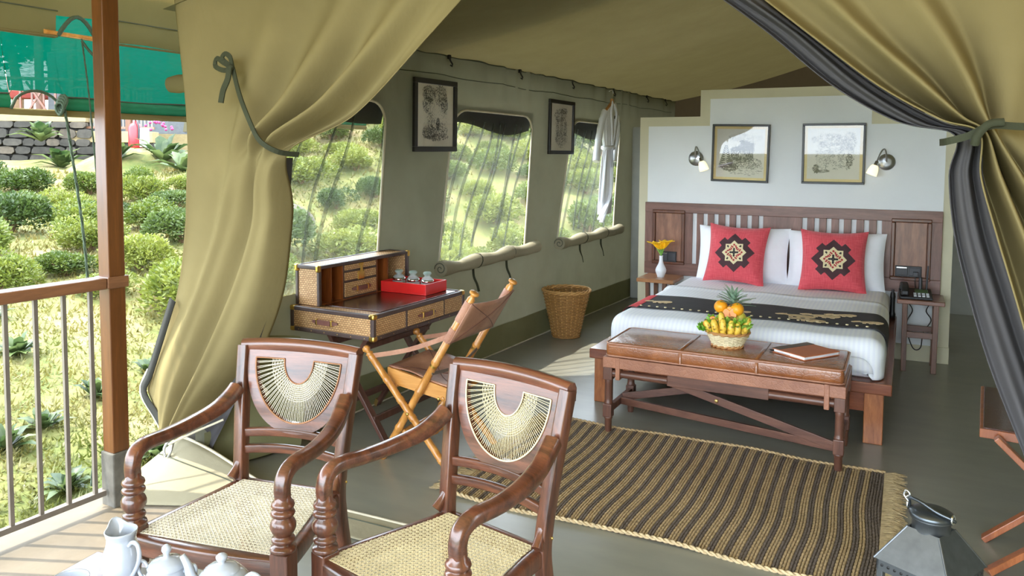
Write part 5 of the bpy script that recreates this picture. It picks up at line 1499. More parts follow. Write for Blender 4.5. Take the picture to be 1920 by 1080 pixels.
for y in (RY0, RY1):
    m = MB()
    for ph_ in (0, PI):
        m.tube([V(lerp(RX0, RX1, k / 240), y + .012 * math.sin(lerp(RX0, RX1, k / 240) * 5) + .005 * math.cos(k * .9 + ph_), rug_w(lerp(RX0, RX1, k / 240), y) + .005 * math.sin(k * .9 + ph_)) for k in range(241)], .006, 5)
    m.build('edge_binding', 'jute_pale' if y == RY0 else 'jute_tan', rg)
rnd = random.Random(11)
for x0, s in ((RX1, 1), (RX0, -1)):
    m = MB()
    for k in range(240):
        y = lerp(RY0 + .01, RY1 - .01, k / 239); L = rnd.uniform(.07, .105); a = rnd.uniform(-.35, .35)
        for j in range(2):
            p0 = V(x0 - s * .004, y + rnd.uniform(-.004, .004), .008)
            m.tube([p0, p0 + V(s * L * .5, L * .3 * a, .004 + rnd.uniform(0, .006)), p0 + V(s * L, L * a + rnd.uniform(-.012, .012), -.004 + rnd.uniform(0, .008))], [.0026, .0022, .0012], 4)
    o = m.build('fringe', 'jute_fringe', rg); o['kind'] = 'stuff'
# ------------------------------------------------------------------ waste basket
def woven(m, prof, rows, stakes, r_s, amp, z_off=0, per=4):
    n = stakes * per
    for j in range(rows):
        f = j / (rows - 1); R, z = prof(f)
        pts = [V((R + amp * math.cos(PI * (k / per) + PI * j)) * math.cos(2 * PI * k / n), (R + amp * math.cos(PI * (k / per) + PI * j)) * math.sin(2 * PI * k / n), z) for k in range(n)]
        m.tube(pts, r_s, 5, V(0, 0, 1), True)
wb_ = thing('waste_basket', 'round brown wicker waste basket by the tent wall', 'basket', (-2.665, 6.36, 0))
bp = lambda f: (lerp(.118, .205, f ** 1.05), lerp(.015, .415, f))
m = MB(); woven(m, bp, 30, 22, .0075, .006); o = m.build('wicker_weave', 'wicker_dark', wb_); o['kind'] = 'stuff'
for k in range(22):
    a = 2 * PI * k / 22
    MB().tube([(bp(f)[0] * math.cos(a), bp(f)[0] * math.sin(a), bp(f)[1]) for f in (0, .25, .5, .75, 1)], .0055, 5).build('stake', 'wicker_light', wb_)
m = MB()
for q in range(3):
    m.tube([V((.207 + .010 * math.cos(k * .55 + q * 2.1)) * math.cos(2 * PI * k / 80), (.207 + .010 * math.cos(k * .55 + q * 2.1)) * math.sin(2 * PI * k / 80), .418 + .010 * math.sin(k * .55 + q * 2.1)) for k in range(80)], .007, 5, V(0, 0, 1), True)
m.build('braided_rim', 'wicker_light', wb_)
MB().lathe([(.001, .012), (.115, .012), (.118, .02), (.001, .022)], 22).build('basket_base', 'wicker_dark', wb_)
m = MB(); m.tube([V((.120 + .004 * math.cos(k * .8)) * math.cos(2 * PI * k / 60), (.120 + .004 * math.cos(k * .8)) * math.sin(2 * PI * k / 60), .011) for k in range(60)], .010, 6, V(0, 0, 1), True); m.build('foot_rim', 'wicker_dark', wb_)
# ------------------------------------------------------------------ fruit basket on the bench
FX, FY, FZ = -.876, 4.455, .5345
fb = thing('fruit_basket', 'cream wicker fruit basket on the leather bench', 'basket', (FX, FY, FZ))
fp = lambda f: (lerp(.082, .114, f), lerp(.012, .078, f))
m = MB(); woven(m, fp, 10, 26, .004, .004); o = m.build('wicker_weave', 'wicker_cream', fb); o['kind'] = 'stuff'
for k in range(26):
    a = 2 * PI * (k + .5) / 26; MB().tube([(fp(f)[0] * math.cos(a), fp(f)[0] * math.sin(a), fp(f)[1]) for f in (0, .5, 1)], .005, 5).build('stake', 'wicker_cream', fb)
for R_, z_, nm in ((.118, .084, 'basket_rim'), (.083, .007, 'basket_foot')):
    m = MB()
    for q in range(2):
        m.tube([V((R_ + .005 * math.cos(k * .7 + q * PI)) * math.cos(2 * PI * k / 70), (R_ + .005 * math.cos(k * .7 + q * PI)) * math.sin(2 * PI * k / 70), z_ + .005 * math.sin(k * .7 + q * PI)) for k in range(70)], .0055, 5, V(0, 0, 1), True)
    m.build(nm, 'wicker_rim', fb)
MB().lathe([(.001, .01), (.08, .01), (.08, .016), (.001, .016)], 20).build('basket_floor', 'wicker_cream', fb)
# camera-facing side of the basket in plan is towards -Y and +X
fa = math.atan2(-FY, -FX)
def fpos(side, out, z): return V(FX + math.cos(fa) * out - math.sin(fa) * side, FY + math.sin(fa) * out + math.cos(fa) * side, FZ + z)
bl_ = ('leftmost banana in the fruit basket', 'second banana from the left in the fruit basket', 'third banana from the left in the fruit basket', 'fourth banana from the left in the fruit basket', 'fifth banana from the left in the fruit basket', 'rightmost banana in the fruit basket', 'banana standing behind the front row in the fruit basket')
bs = [(-.092, .045, -.25, .075), (-.062, .078, -.14, .088), (-.024, .095, -.03, .095), (.018, .096, .02, .09), (.052, .085, .05, .082), (.086, .058, .22, .105), (-.028, .058, -.08, .125)]
for i, (sd, ou, ln, L) in enumerate(bs):
    p0 = fpos(sd * .9, ou * .80, .070); p2 = fpos(sd + ln * .12, ou * .98, .075 + L); p1 = p0.lerp(p2, .5) + V(math.cos(fa), math.sin(fa), 0) * .016
    t = thing('banana', 'speckled yellow ' + bl_[i], 'banana', p0, 0, 'bananas in the fruit basket')
    pts = catmull([V(0, 0, 0), p1 - p0, p2 - p0], 7); n = len(pts)
    MB().tube(pts, [.0205 * (math.sin(PI * min(1, .22 + .62 * k / (n - 1))) ** .7) * (1 if k < n - 1 else .55) for k in range(n)], 7).build('banana_skin', 'banana', t)
    MB().ball(pts[-1], (.006, .006, .004), 7, 5).build('banana_tip', 'banana_tip', t)
for i, (sd, ou, z, lb) in enumerate(((-.040, .0, .222, 'whole orange on top of the fruit, left of the pineapple crown'), (.048, .02, .215, 'whole orange on top of the fruit, right of the pineapple crown'))):
    t = thing('orange', lb, 'orange', fpos(sd, ou, z), 0, 'oranges in the fruit basket')
    MB().ball((0, 0, 0), (.038, .038, .037), 20, 14).build('orange_peel', 'fruit_orange', t)
    MB().ball((.004, -.02, .032), (.005, .005, .003), 8, 4).build('stem_scar', 'stem_green', t)
pa_ = thing('pineapple', 'pineapple with a spiky grey green crown at the back of the basket', 'pineapple', fpos(.03, -.035, .02), 0, None)
MB().lathe([(.001, .0), (.035, .004), (.048, .04), (.050, .09), (.046, .15), (.032, .20), (.012, .215), (.001, .216)], 20).build('pineapple_body', 'pineapple_skin', pa_)
rnd = random.Random(5)
for k in range(34):
    a = k * 2.4; e = .15 + 1.15 * (1 - k / 34); L = lerp(.075, .11, rnd.random()); w = .0095
    d = V(math.cos(a) * math.sin(e), math.sin(a) * math.sin(e), math.cos(e)); s_ = V(-math.sin(a), math.cos(a), 0)
    b = V(0, 0, .205 + .035 * k / 34)
    pts = [b + d * L * q + V(math.cos(a), math.sin(a), 0) * .03 * q * q - V(0, 0, .016) * q * q for q in (0, .35, .7, 1)]
    vs = []
    for q, p in enumerate(pts): ww = w * (1, 1.1, .7, .05)[q]; vs += [p - s_ * ww, p + V(0, 0, -.003), p + s_ * ww]
    MB().add(vs, [(3 * q + j, 3 * q + j + 1, 3 * q + j + 4, 3 * q + j + 3) for q in range(3) for j in range(2)], True).build('crown_leaf', 'pineapple_leaf', pa_)
t = thing('papaya', 'green and yellow papaya leaning on the right side of the basket', 'papaya', fpos(.098, .01, .05))
M_ = Matrix.Rotation(.22, 4, V(math.cos(fa), math.sin(fa), 0))
MB().lathe([(.001, 0), (.020, .006), (.034, .04), (.038, .075), (.033, .115), (.020, .145), (.006, .158), (.001, .159)], 18, M_).build('papaya_skin', 'papaya', t)
MB().tube([M_ @ V(0, 0, .155), M_ @ V(0, 0, .170)], .005, 6).build('papaya_stem', 'stem_green', t)
def lettuce(side, out, z, r, label, seed):
    t = thing('lettuce', label, 'lettuce', fpos(side, out, z), 0, 'lettuce in the fruit basket')
    rnd = random.Random(seed)
    for k in range(14):
        a = rnd.uniform(0, 2 * PI); tl = rnd.uniform(.2, 1.1)
        R_ = Matrix.Rotation(a, 3, 'Z') @ Matrix.Rotation(tl, 3, 'Y')
        ph = rnd.uniform(0, 6)
        def f(u, v):
            th = lerp(-1.3, 1.3, u); rr = r * v
            fr = .16 * r * v * v * math.sin(th * 9 + ph) + .08 * r * v * math.sin(th * 17 + ph)
            return R_ @ V(rr * math.cos(th) * .6, rr * math.sin(th) * .8, rr * .6 + fr)
        MB().grid(f, 28, 5).build('lettuce_leaf', 'lettuce', t)
lettuce(.050, .050, .130, .085, 'frilly green lettuce in front of the right orange', 1)
lettuce(-.105, .020, .090, .065, 'frilly green lettuce at the left rim of the basket', 2)
lettuce(-.065, .030, .140, .060, 'frilly green lettuce under the left orange', 3)
for i, (sd, ou, z, a, lb) in enumerate(((-.062, .055, .135, .7, 'orange melon slice lying on the lettuce left of the bananas'), (-.090, .050, .115, 1.1, 'orange melon slice at the left rim of the basket'), (-.005, .045, .175, .15, 'upright melon slice nearest the left orange'), (.008, .04, .185, .0, 'upright melon slice between the two oranges'), (.022, .045, .18, -.2, 'upright melon slice nearest the right orange'))):
    o = thing('melon_slice', lb, 'melon slice', fpos(sd, ou, z), 0, 'melon slices in the fruit basket', (0, 0, fa + PI / 2))
    m = MB(); m.prism([(.038 * math.cos(q) , .045 * math.sin(q)) for q in [PI * k / 10 for k in range(11)]], -.006, .006, lambda u, v, tt: Matrix.Rotation(-a, 3, 'Y') @ V(u * .55, tt, v)); m.build('slice_flesh', 'melon_slice', o, bevel=.003)
    MB().tube([Matrix.Rotation(-a, 3, 'Y') @ V(.038 * .55 * math.cos(q), 0, .045 * math.sin(q)) for q in [PI * k / 10 for k in range(11)]], .0045, 5).build('slice_rind', 'fruit_orange', o)
# notebook and pen on the bench
nb = thing('notebook', 'tan leather notebook with taupe spine on the bench', 'notebook', (-.458, 4.475, .5355), math.radians(-35))
MB().box(-.110, .110, -.135, .135, 0, .004).build('back_cover', 'leather_orange', nb, bevel=.001)
MB().box(-.103, .105, -.131, .131, .004, .018).build('pages', 'label_white', nb, bevel=.001)
MB().box(-.110, .110, -.135, .135, .018, .023).build('front_cover', 'leather_orange', nb, bevel=.0015)
MB().box(-.114, -.062, -.137, .137, .0225, .0250).build('spine_cover', 'leather_taupe', nb, bevel=.001)
pe = thing('pen', 'black pen resting against the notebook', 'pen', (-.605, 4.40, .5355), math.radians(-35))
MB().tube([(-.05, .02, .006), (.085, .02, .006)], .0055, 10).build('pen_barrel', 'plastic_black', pe)
MB().tube([(-.062, .02, .006), (-.05, .02, .006)], [.003, .0055], 10).build('pen_cap', 'plastic_dark', pe)
MB().box(-.045, .0, .0175, .0225, .011, .0135).build('pen_clip', 'chrome', pe)

# ------------------------------------------------------------------ lantern
ln = thing('lantern', 'galvanised metal lantern with a pyramid top beside the rug', 'lantern', (.108, 2.785, 0), math.radians(-28))
hw = .113; zt = .305
MB().box(-hw, hw, -hw, hw, 0, .02).build('base', 'galvanised', ln, bevel=.003)
for sx_ in (-1, 1):
    for sy_ in (-1, 1):
        x, y = sx_ * (hw - .010), sy_ * (hw - .010)
        MB().box(x - .010, x + .010, y - .010, y + .010, .02, zt - .036).build('corner_post', 'galvanised', ln, bevel=.002)
for a in range(4):
    R_ = Matrix.Rotation(a * PI / 2, 4, 'Z')
    band = MB().box(-hw, hw, -hw, -hw + .006, zt - .038, zt, R_).build('pierced_band', 'galvanised', ln)
    for k in range(10):
        x = lerp(-hw + .018, hw - .018, k / 9)
        MB().lathe([(.001, 0), (.0048, 0), (.0048, .003), (.001, .003)], 10, R_ @ Matrix.Translation((x, -hw - .0008, zt - .018)) @ Matrix.Rotation(PI / 2, 4, 'X') @ Matrix.Translation((0, 0, -.002))).build('air_hole', 'plastic_black', band)
    MB().add([R_ @ V(-hw + .012, -hw + .006, .02), R_ @ V(hw - .012, -hw + .006, .02), R_ @ V(hw - .012, -hw + .006, zt - .036), R_ @ V(-hw + .012, -hw + .006, zt - .036)], [(0, 1, 2, 3)]).build('pane', 'jar_glass', ln)
    w0, w1 = hw + .006, .050
    MB().add([R_ @ V(-w0, -w0, zt), R_ @ V(w0, -w0, zt), R_ @ V(w1, -w1, .418), R_ @ V(-w1, -w1, .418)], [(0, 1, 2, 3)]).build('roof_face', 'galvanised', ln, solid=.003)
    MB().tube([R_ @ V(-w0, -w0, zt), R_ @ V(-w1, -w1, .418)], .004, 6).build('roof_seam', 'galvanised', ln)
MB().lathe([(.056, .412), (.056, .446), (.062, .450), (.062, .458), (.056, .462), (.001, .464)], 28).build('chimney', 'galvanised', ln)
MB().lathe([(.064, .456), (.067, .462), (.064, .470), (.045, .480), (.02, .485), (.001, .486)], 28).build('lid', 'galvanised_dark', ln)
MB().tube(catmull([(-.066, -.01, .470), (-.060, -.02, .500), (-.02, -.03, .503), (.03, -.03, .488), (.070, -.02, .478), (.078, -.01, .470)], 5), .0055, 8).build('bail_handle', 'galvanised_dark', ln)
for x in (-.068, .072):
    MB().tube([V(x, -.012 + .010 * math.cos(2 * PI * k / 10), .474 + .014 * math.sin(2 * PI * k / 10)) for k in range(10)], .0035, 6, closed=True).build('handle_eye', 'chrome', ln)
MB().tube(catmull([(-.066, -.02, .488), (-.080, -.022, .505), (-.072, -.022, .522), (-.060, -.022, .512), (-.072, -.022, .498)], 4), .0035, 6).build('wire_hook', 'chrome', ln)
MB().lathe([(.001, .02), (.032, .02), (.032, .16), (.001, .162)], 18).build('candle', 'label_white', ln)

# ------------------------------------------------------------------ folding luggage racks at the right edge
def rack(loc, rz, label, W, D, H):
    t = thing('luggage_rack', label, 'luggage rack', loc, rz, 'luggage racks')
    MB().box(.012, W - .012, .012, D - .012, H - .012, H + .002).build('rack_top', 'leather_dark', t, bevel=.003)
    for q in ((0, W, 0, .035), (0, W, D - .035, D), (0, .02, .035, D - .035), (W - .02, W, .035, D - .035)):
        MB().box(q[0], q[1], q[2], q[3], H - .04, H - .002).build('top_rail', 'wood_rack', t, bevel=.003)
    for y in (-.022, D + .022):
        for s in (0, 1):
            xa, xb = (.06, W - .03) if s == 0 else (W - .06, .03 if y < 0 else .30)
            MB().bar((xb, y + .011 * (1 if s else -1), 0.004), (xa, y + .011 * (1 if s else -1), H - .02), .024, .048, V(0, 1, 0)).build('crossed_leg', 'wood_rack', t, bevel=.003)
    MB().bar((W - .10, -.01, .10), (W - .10, D + .01, .10), .022, .030).build('stretcher', 'wood_rack', t, bevel=.003)
    MB().bar((.045, -.315, .004), (W - .10, -.04, .26), .024, .046, V(0, 1, 0)).build('splayed_leg', 'wood_rack', t, bevel=.003)
    return t
rack((.310, 3.765, 0), math.radians(-4.5), 'dark topped wooden folding luggage rack half hidden by the net curtain', .56, .72, .472)
# ------------------------------------------------------------------ bathrobe on a hanger
ROB = -2.74
rb = thing('bathrobe', 'white belted bathrobe hanging from the tent eave', 'bathrobe', (ROB, 7.70, 0), wr_ * 0)
def secs(z):
    tab = [(2.135, .045, .035, .0), (2.09, .12, .045, -.02), (2.05, .215, .055, -.045), (1.95, .205, .065, -.06), (1.80, .17, .07, -.08), (1.69, .125, .06, -.095), (1.55, .135, .07, -.12), (1.30, .145, .08, -.15), (1.04, .150, .085, -.185), (1.02, .148, .08, -.185)]
    for a, b in zip(tab, tab[1:]):
        if a[0] >= z >= b[0]:
            f = (a[0] - z) / (a[0] - b[0]); return [lerp(a[i], b[i], f) for i in range(4)]
    return list(tab[-1])
def body(u, v):
    z = lerp(2.135, 1.02, v); _, w, d, c = secs(z); a = 2 * PI * u
    k = 1 + .10 * math.sin(7 * a + v * 3) * sstep(.3, .6, v) + .04 * math.sin(13 * a)
    return (d * .55 * math.cos(a) * k, c + w * math.sin(a) * k, z)
m = MB(); m.grid(body, 64, 46, True, True); rbd = m.build('robe_body', 'robe_white', rb)
for pts, rr in ((([.0, -.215, 2.045], [.01, -.33, 1.93], [.015, -.42, 1.76], [.02, -.49, 1.56]), [.062, .060, .058, .062]), (([.0, .135, 2.03], [.01, .15, 1.90], [.01, .125, 1.75], [.0, .09, 1.56]), [.055, .055, .05, .05])):
    P_ = catmull(pts, 5); n = len(P_)
    m = MB(); prof = [(math.cos(2 * PI * k / 14) * .75, math.sin(2 * PI * k / 14) * .5) for k in range(14)]
    m.sweep(P_, prof, V(1, 0, 0), [lerp(rr[0], rr[-1], k / (n - 1)) * (1 + .05 * math.sin(k * 2.1)) for k in range(n)])
    sl_ = m.build('sleeve', 'robe_white', rb)
    e_ = P_[-1]; MB().sweep([P_[-3], P_[-1] + (P_[-1] - P_[-2]) * .3], prof, V(1, 0, 0), [rr[-1] * 1.06] * 2).build('cuff', 'robe_white', sl_)
for s in (-1, 1):
    P_ = catmull([(.02, .02 * s - .0, 2.15), (.036, .075 * s - .02, 2.05), (.044, .045 * s - .05, 1.9), (.046, -.07 + .01 * s, 1.72)], 6)
    MB().sweep(P_, [(-.034, -.006), (.034, -.006), (.036, .004), (-.036, .004)], V(0, 1, 0) if False else V(1, 0, 0)).build('collar', 'robe_white', rb)
MB().tube([V((.034) * math.cos(2 * PI * k / 24), -.095 + .132 * math.sin(2 * PI * k / 24), 1.69) for k in range(24)], .022, 8, V(0, 0, 1), True).build('belt', 'robe_white', rb)
for dy, zb in ((-.30, .95), (-.36, .98)):
    P_ = catmull([(.045, -.13, 1.69), (.055, -.15, 1.45), (.06, -.20, 1.2), (.05, dy - .1, zb)], 6)
    MB().sweep(P_, [(-.004, -.022), (.004, -.022), (.004, .022), (-.004, .022)], V(1, 0, 0)).build('belt_end', 'robe_white', rb)
MB().grid(lambda u, v: (.036, lerp(.0, .05, u) - .03, lerp(1.99, 2.02, v)), 1, 1).build('neck_label', 'ink_soft', rb, solid=.002)
hg = thing('coat_hanger', 'orange wooden hanger inside the white bathrobe collar', 'hanger', (ROB, 7.70, 0))
MB().sweep(catmull([(0, -.20, 2.06), (0, -.10, 2.11), (0, 0, 2.155), (0, .08, 2.11), (0, .13, 2.06)], 5), rrect(.022, .03, .008, 2), V(1, 0, 0)).build('hanger_bar', 'wood_bamboo', hg)
MB().cbox((0, 0, 2.17), (.03, .045, .055)).build('hanger_neck', 'wood_bamboo', hg, bevel=.01)
MB().tube(catmull([(0, 0, 2.19), (0, .004, 2.22), (0, .03, 2.245), (0, .02, 2.285), (0, -.01, 2.285), (-.03, -.012, 2.275)], 5), .004, 6).build('hanger_hook', 'chrome', hg)

# ------------------------------------------------------------------ tea set on a small table
TZ = .502
tt = thing('tea_table', 'small dark tea table in the near corner of the veranda', 'table', (-1.58, 1.13, 0), math.radians(6))
MB().box(-.36, .36, -.27, .27, TZ - .025, TZ).build('table_top', 'wood_chair_x', tt, bevel=.006)
MB().box(-.32, .32, -.23, .23, TZ - .08, TZ - .025).build('table_apron', 'wood_chair_x', tt, bevel=.004)
for sx_ in (-1, 1):
    for sy_ in (-1, 1):
        MB().bar((sx_ * .31, sy_ * .22, 0), (sx_ * .30, sy_ * .21, TZ - .05), .035, .035, V(0, 1, 0)).build('leg', 'wood_chair', tt, bevel=.004)
def handle_loop(pts, r): return MB().tube(catmull(pts, 6), r, 8)
jg = thing('milk_jug', 'white porcelain milk jug with a pouring lip', 'jug', (-1.732, 1.262, TZ + .009), math.radians(-8))
def jug(u, v):
    prof = [(.028, 0), (.034, .004), (.043, .03), (.047, .06), (.044, .085), (.036, .11), (.034, .125), (.039, .145)]
    x = v * (len(prof) - 1); i = min(int(x), len(prof) - 2); f = x - i
    r = lerp(prof[i][0], prof[i + 1][0], f); z = lerp(prof[i][1], prof[i + 1][1], f)
    a = 2 * PI * u
    lip = math.exp(-((a - PI + .25) / .42) ** 2) * sstep(.72, 1, v)
    return ((r + .022 * lip) * math.cos(a), (r + .022 * lip) * math.sin(a), z + .012 * lip - .006 * math.cos(a - PI) * 0)
m = MB(); m.grid(jug, 40, 28, True, True); m.build('jug_body', 'porcelain', jg, solid=.003, offset=-1)
MB().lathe([(.001, .002), (.03, .002)], 20).build('jug_base', 'porcelain', jg)
handle_loop([(.036, .0, .115), (.052, .0, .128), (.074, 0, .128), (.082, 0, .105), (.072, 0, .075), (.050, 0, .045), (.046, 0, .040)], .0055).build('handle', 'porcelain', jg)

sb = thing('sugar_bowl', 'white porcelain sugar bowl with knob lid and two handles', 'sugar bowl', (-1.600, 1.288, TZ), math.radians(20))
MB().lathe([(.001, 0), (.028, 0), (.030, .006), (.044, .02), (.050, .045), (.048, .065), (.042, .080)], 32).build('bowl', 'porcelain', sb)
MB().lathe([(.045, .080), (.046, .084), (.036, .096), (.018, .103), (.008, .106), (.007, .112), (.012, .122), (.011, .130), (.004, .136), (.001, .137)], 32).build('lid', 'porcelain', sb)
for s in (-1, 1):
    handle_loop([(s * .046, 0, .070), (s * .060, 0, .088), (s * .074, 0, .085), (s * .074, 0, .062), (s * .060, 0, .042), (s * .047, 0, .038)], .0045).build('handle', 'porcelain', sb)
tp = thing('teapot', 'white porcelain teapot with short spout next to the sugar bowl', 'teapot', (-1.452, 1.325, TZ), math.radians(18))
MB().lathe([(.001, 0), (.036, 0), (.040, .006), (.060, .022), (.068, .045), (.064, .068), (.050, .085), (.040, .091)], 36).build('pot_body', 'porcelain', tp)
MB().lathe([(.042, .090), (.042, .094), (.030, .103), (.012, .108), (.007, .111), (.013, .118), (.014, .125), (.008, .131), (.001, .132)], 32).build('lid', 'porcelain', tp)
MB().tube(catmull([(-.058, 0, .045), (-.080, 0, .065), (-.090, 0, .095), (-.104, 0, .118)], 5), [.016 - .0006 * k for k in range(16)], 12).build('spout', 'porcelain', tp)
handle_loop([(.058, 0, .075), (.080, 0, .088), (.100, 0, .075), (.098, 0, .045), (.075, 0, .025), (.062, 0, .025)], .0055).build('handle', 'porcelain', tp)
for nm, lb, ct, loc, R_ in (('saucer', 'white porcelain saucer under the milk jug', 'saucer', (-1.732, 1.262, TZ), .078), ('plate', 'white porcelain plate behind the teapot', 'plate', (-1.375, 1.36, TZ), .075)):
    q_ = thing(nm, lb, ct, loc)
    MB().lathe([(.001, .002), (R_ * .5, .002), (R_ * .6, .006), (R_, .014), (R_, .016), (R_ * .6, .009), (.001, .006)], 36).build('dish', 'porcelain', q_)
    MB().lathe([(R_ * .42, 0), (R_ * .48, 0), (R_ * .48, .003), (R_ * .42, .003)], 30).build('foot_ring', 'porcelain', q_)
for lb, loc in (('white porcelain teacup nearest the railing', (-1.796, 1.165, TZ)),):
    cp = thing('teacup', lb, 'cup', loc)
    MB().lathe([(.001, .004), (.022, .004), (.024, .008), (.038, .03), (.043, .055), (.044, .060)], 30, None, False).build('cup_bowl', 'porcelain', cp, solid=.0025)
    handle_loop([(.042, 0, .05), (.058, 0, .052), (.062, 0, .035), (.05, 0, .022), (.036, 0, .022)], .004).build('handle', 'porcelain', cp)
# ------------------------------------------------------------------ hillside tea garden
def hill(x, y):
    d = max(0, -3.5 - x)
    z = -.62 + .135 * d + .0
    z += 2.7 * math.exp(-(((x + 10) / 5.5) ** 2 + ((y - 17) / 6.0) ** 2))
    z += .10 * math.sin(x * .9 + y * .4) * min(1, d / 3) + .06 * math.sin(y * 1.3 - x * .6)
    return z
m = MB(); m.grid(lambda u, v: (lerp(-34, -3.25, u ** .8), lerp(-1.65, 40, v), hill(lerp(-34, -3.25, u ** .8), lerp(-1.65, 40, v)) + .03 * math.sin(u * 190) * math.sin(v * 260)), 110, 130)
tag(m.build('ground', 'hill_soil'), kind='structure')
m = MB(); m.grid(lambda u, v: (lerp(-40, 40, u), lerp(-40, -1.65, v), -.60 + .05 * math.sin(u * 60) * math.sin(v * 40)), 40, 24)
m.grid(lambda u, v: (lerp(3.25, 40, u), lerp(-1.65, 40, v), -.60), 10, 10)
tag(m.build('ground_front', 'hill_soil'), kind='structure')
rnd = random.Random(77)
# short grass
m = MB()
vs, fs = [], []
for k in range(60000):
    f = rnd.random()
    d = 1.0 + 13 * f ** 1.3
    a = rnd.uniform(math.radians(-6), math.radians(62))     # fan opening away from the veranda
    x = -2.6 - d * math.cos(a); y = 1.2 + d * math.sin(a) * 1.25 + rnd.uniform(-.6, .6)
    if x > -3.45: continue
    z = hill(x, y); h = rnd.uniform(.015, .05) * (1 + d * .08); w = .006 + d * .0012; b = rnd.uniform(0, 2 * PI)
    cx, sx_ = math.cos(b) * w, math.sin(b) * w; lx, ly_ = rnd.uniform(-.05, .05), rnd.uniform(-.05, .05)
    i = len(vs); vs += [(x - cx, y - sx_, z), (x + cx, y + sx_, z), (x + lx, y + ly_, z + h)]; fs.append((i, i + 1, i + 2))
m.add(vs, fs); tag(m.build('grass', 'grass'), 'short sunlit grass covering the slope outside', 'grass', None, 'stuff')
def leaf_quad(vs, fs, p, d, n, L, w):
    s_ = d.cross(n).normalized(); i = len(vs)
    vs += [p, p + d * L * .5 + s_ * w - n * w * .25, p + d * L, p + d * L * .5 - s_ * w - n * w * .25]; fs += [(i, i + 1, i + 2), (i, i + 2, i + 3)]
def bush_mesh(seed, n, rx, rz, L, w, flat=.6):
    rnd = random.Random(seed); m = MB(); vs, fs = [], []
    lobes = [(rnd.uniform(-.55, .55), rnd.uniform(-.55, .55), rnd.uniform(.35, .75), rnd.uniform(.4, .62)) for _ in range(7)]
    for k in range(n):
        lx, ly_, lz, lr = rnd.choice(lobes)
        a = rnd.uniform(0, 2 * PI); e = math.asin(rnd.uniform(-.35, 1))
        o = V(math.cos(a) * math.cos(e), math.sin(a) * math.cos(e), math.sin(e))
        p = V(lx, ly_, lz) + o * lr * rnd.uniform(.75, 1.05)
        p = V(p.x * rx, p.y * rx, max(.02, p.z * rz * .75))
        d = (o * .6 + V(rnd.uniform(-.9, .9), rnd.uniform(-.9, .9), rnd.uniform(-.2, .9))).normalized()
        nn = d.cross(V(rnd.uniform(-1, 1), rnd.uniform(-1, 1), rnd.uniform(-1, 1))).normalized()
        s = rnd.uniform(.7, 1.2); leaf_quad(vs, fs, p, d, nn, L * s, w * s)
    m.add(vs, fs, False); return m
def stem_mesh(seed, rx, rz):
    rnd = random.Random(seed); m = MB()
    for k in range(7):
        a = rnd.uniform(0, 2 * PI); r = rnd.uniform(.2, .6) * rx
        m.tube([(0, 0, -.05), (r * .4 * math.cos(a), r * .4 * math.sin(a), rz * .3), (r * math.cos(a), r * math.sin(a), rz * .7)], [.018, .012, .005], 5)
    return m
# prototypes: tea bushes in three greens, taller shrubs, broad-leaved clumps
GL = 'tea bushes on the slope'
LB = {'tea_light': 'low sunlit tea bush with yellow green leaves on the slope', 'tea_mid': 'low tea bush with mid green leaves on the slope', 'tea_dark': 'low tea bush with dark green leaves on the slope'}
protos = []
for i, (mt, n, L, w) in enumerate((('tea_light', 4200, .062, .015), ('tea_light', 4600, .056, .014), ('tea_mid', 4200, .062, .015), ('tea_dark', 4200, .058, .015))):
    t = thing('tea_bush', LB[mt], 'bush', (0, 0, 0), 0, GL + ', ' + mt.split('_')[1] + ' green')
    bush_mesh(100 + i, n, .5, .62, L, w).build('foliage', mt, t); stem_mesh(200 + i, .5, .5).build('stems', 'stem_brown', t)
    protos.append(t)
used = set()
BASE = {}
def put(proto, x, y, s, rz, sz=1):
    if proto.name not in BASE: BASE[proto.name] = proto['label'].split(' on the ')[0]
    o = proto if proto.name not in used else copy_tree(proto)
    used.add(proto.name)
    q = (x * rt.x + y * rt.y) / (x * fw.x + y * fw.y)
    sec = 'outside left of the post' if q < -.52 else 'between the post and the curtain' if q < -.415 else 'behind the left curtain' if q < -.30 else 'seen through the first window' if q < -.165 else 'seen through the middle window' if q < .03 else 'seen through the last window'
    o['label'] = BASE[proto.name] + ' ' + sec
    o['group'] = BASE[proto.name].replace('bush', 'bushes').replace('shrub', 'shrubs') + ' ' + sec
    o.location = (x, y, hill(x, y) - .03); o.scale = (s, s, s * sz); o.rotation_euler = (0, 0, rz)
    return o
rnd = random.Random(31)
# bushes in view between the railing and the curtain, then the slope behind the tent windows
spots = []
def free(x, y, r): return all((x - a) ** 2 + (y - b) ** 2 > (r + c) ** 2 * .33 for a, b, c in spots)
CAMF = Vector((fw.x, fw.y)); CAMR = Vector((rt.x, rt.y))
n = 0
for tr_ in range(6000):
    if n >= 190: break
    dd = 4.6 + 21 * rnd.random() ** 1.15
    q = rnd.uniform(-.70, .16) if dd > 6.5 else rnd.uniform(-.70, -.28)
    x = fw.x * dd + rt.x * q * dd; y = fw.y * dd + rt.y * q * dd
    if x > -4.1 - (.5 if y > 2.6 else 0): continue
    r = rnd.uniform(.5, 1.0)
    if dd > 14 and q < -.38: continue            # leave the terrace clear
    if q < -.33 and dd < 8.2: continue           # open grass next to the deck
    if q < -.35 and rnd.random() < .1: continue
    if -.40 < q < -.315: continue                # wholly hidden by the curtain
    if q > -.315 and dd < 9.0: continue
    if not free(x, y, r): continue
    spots.append((x, y, r)); n += 1
    k = rnd.random(); pr = protos[0] if k < .34 else protos[1] if k < .62 else protos[2] if k < .84 else protos[3]
    put(pr, x, y, r * 1.25, rnd.uniform(0, 6.28), rnd.uniform(.7, 1.0))
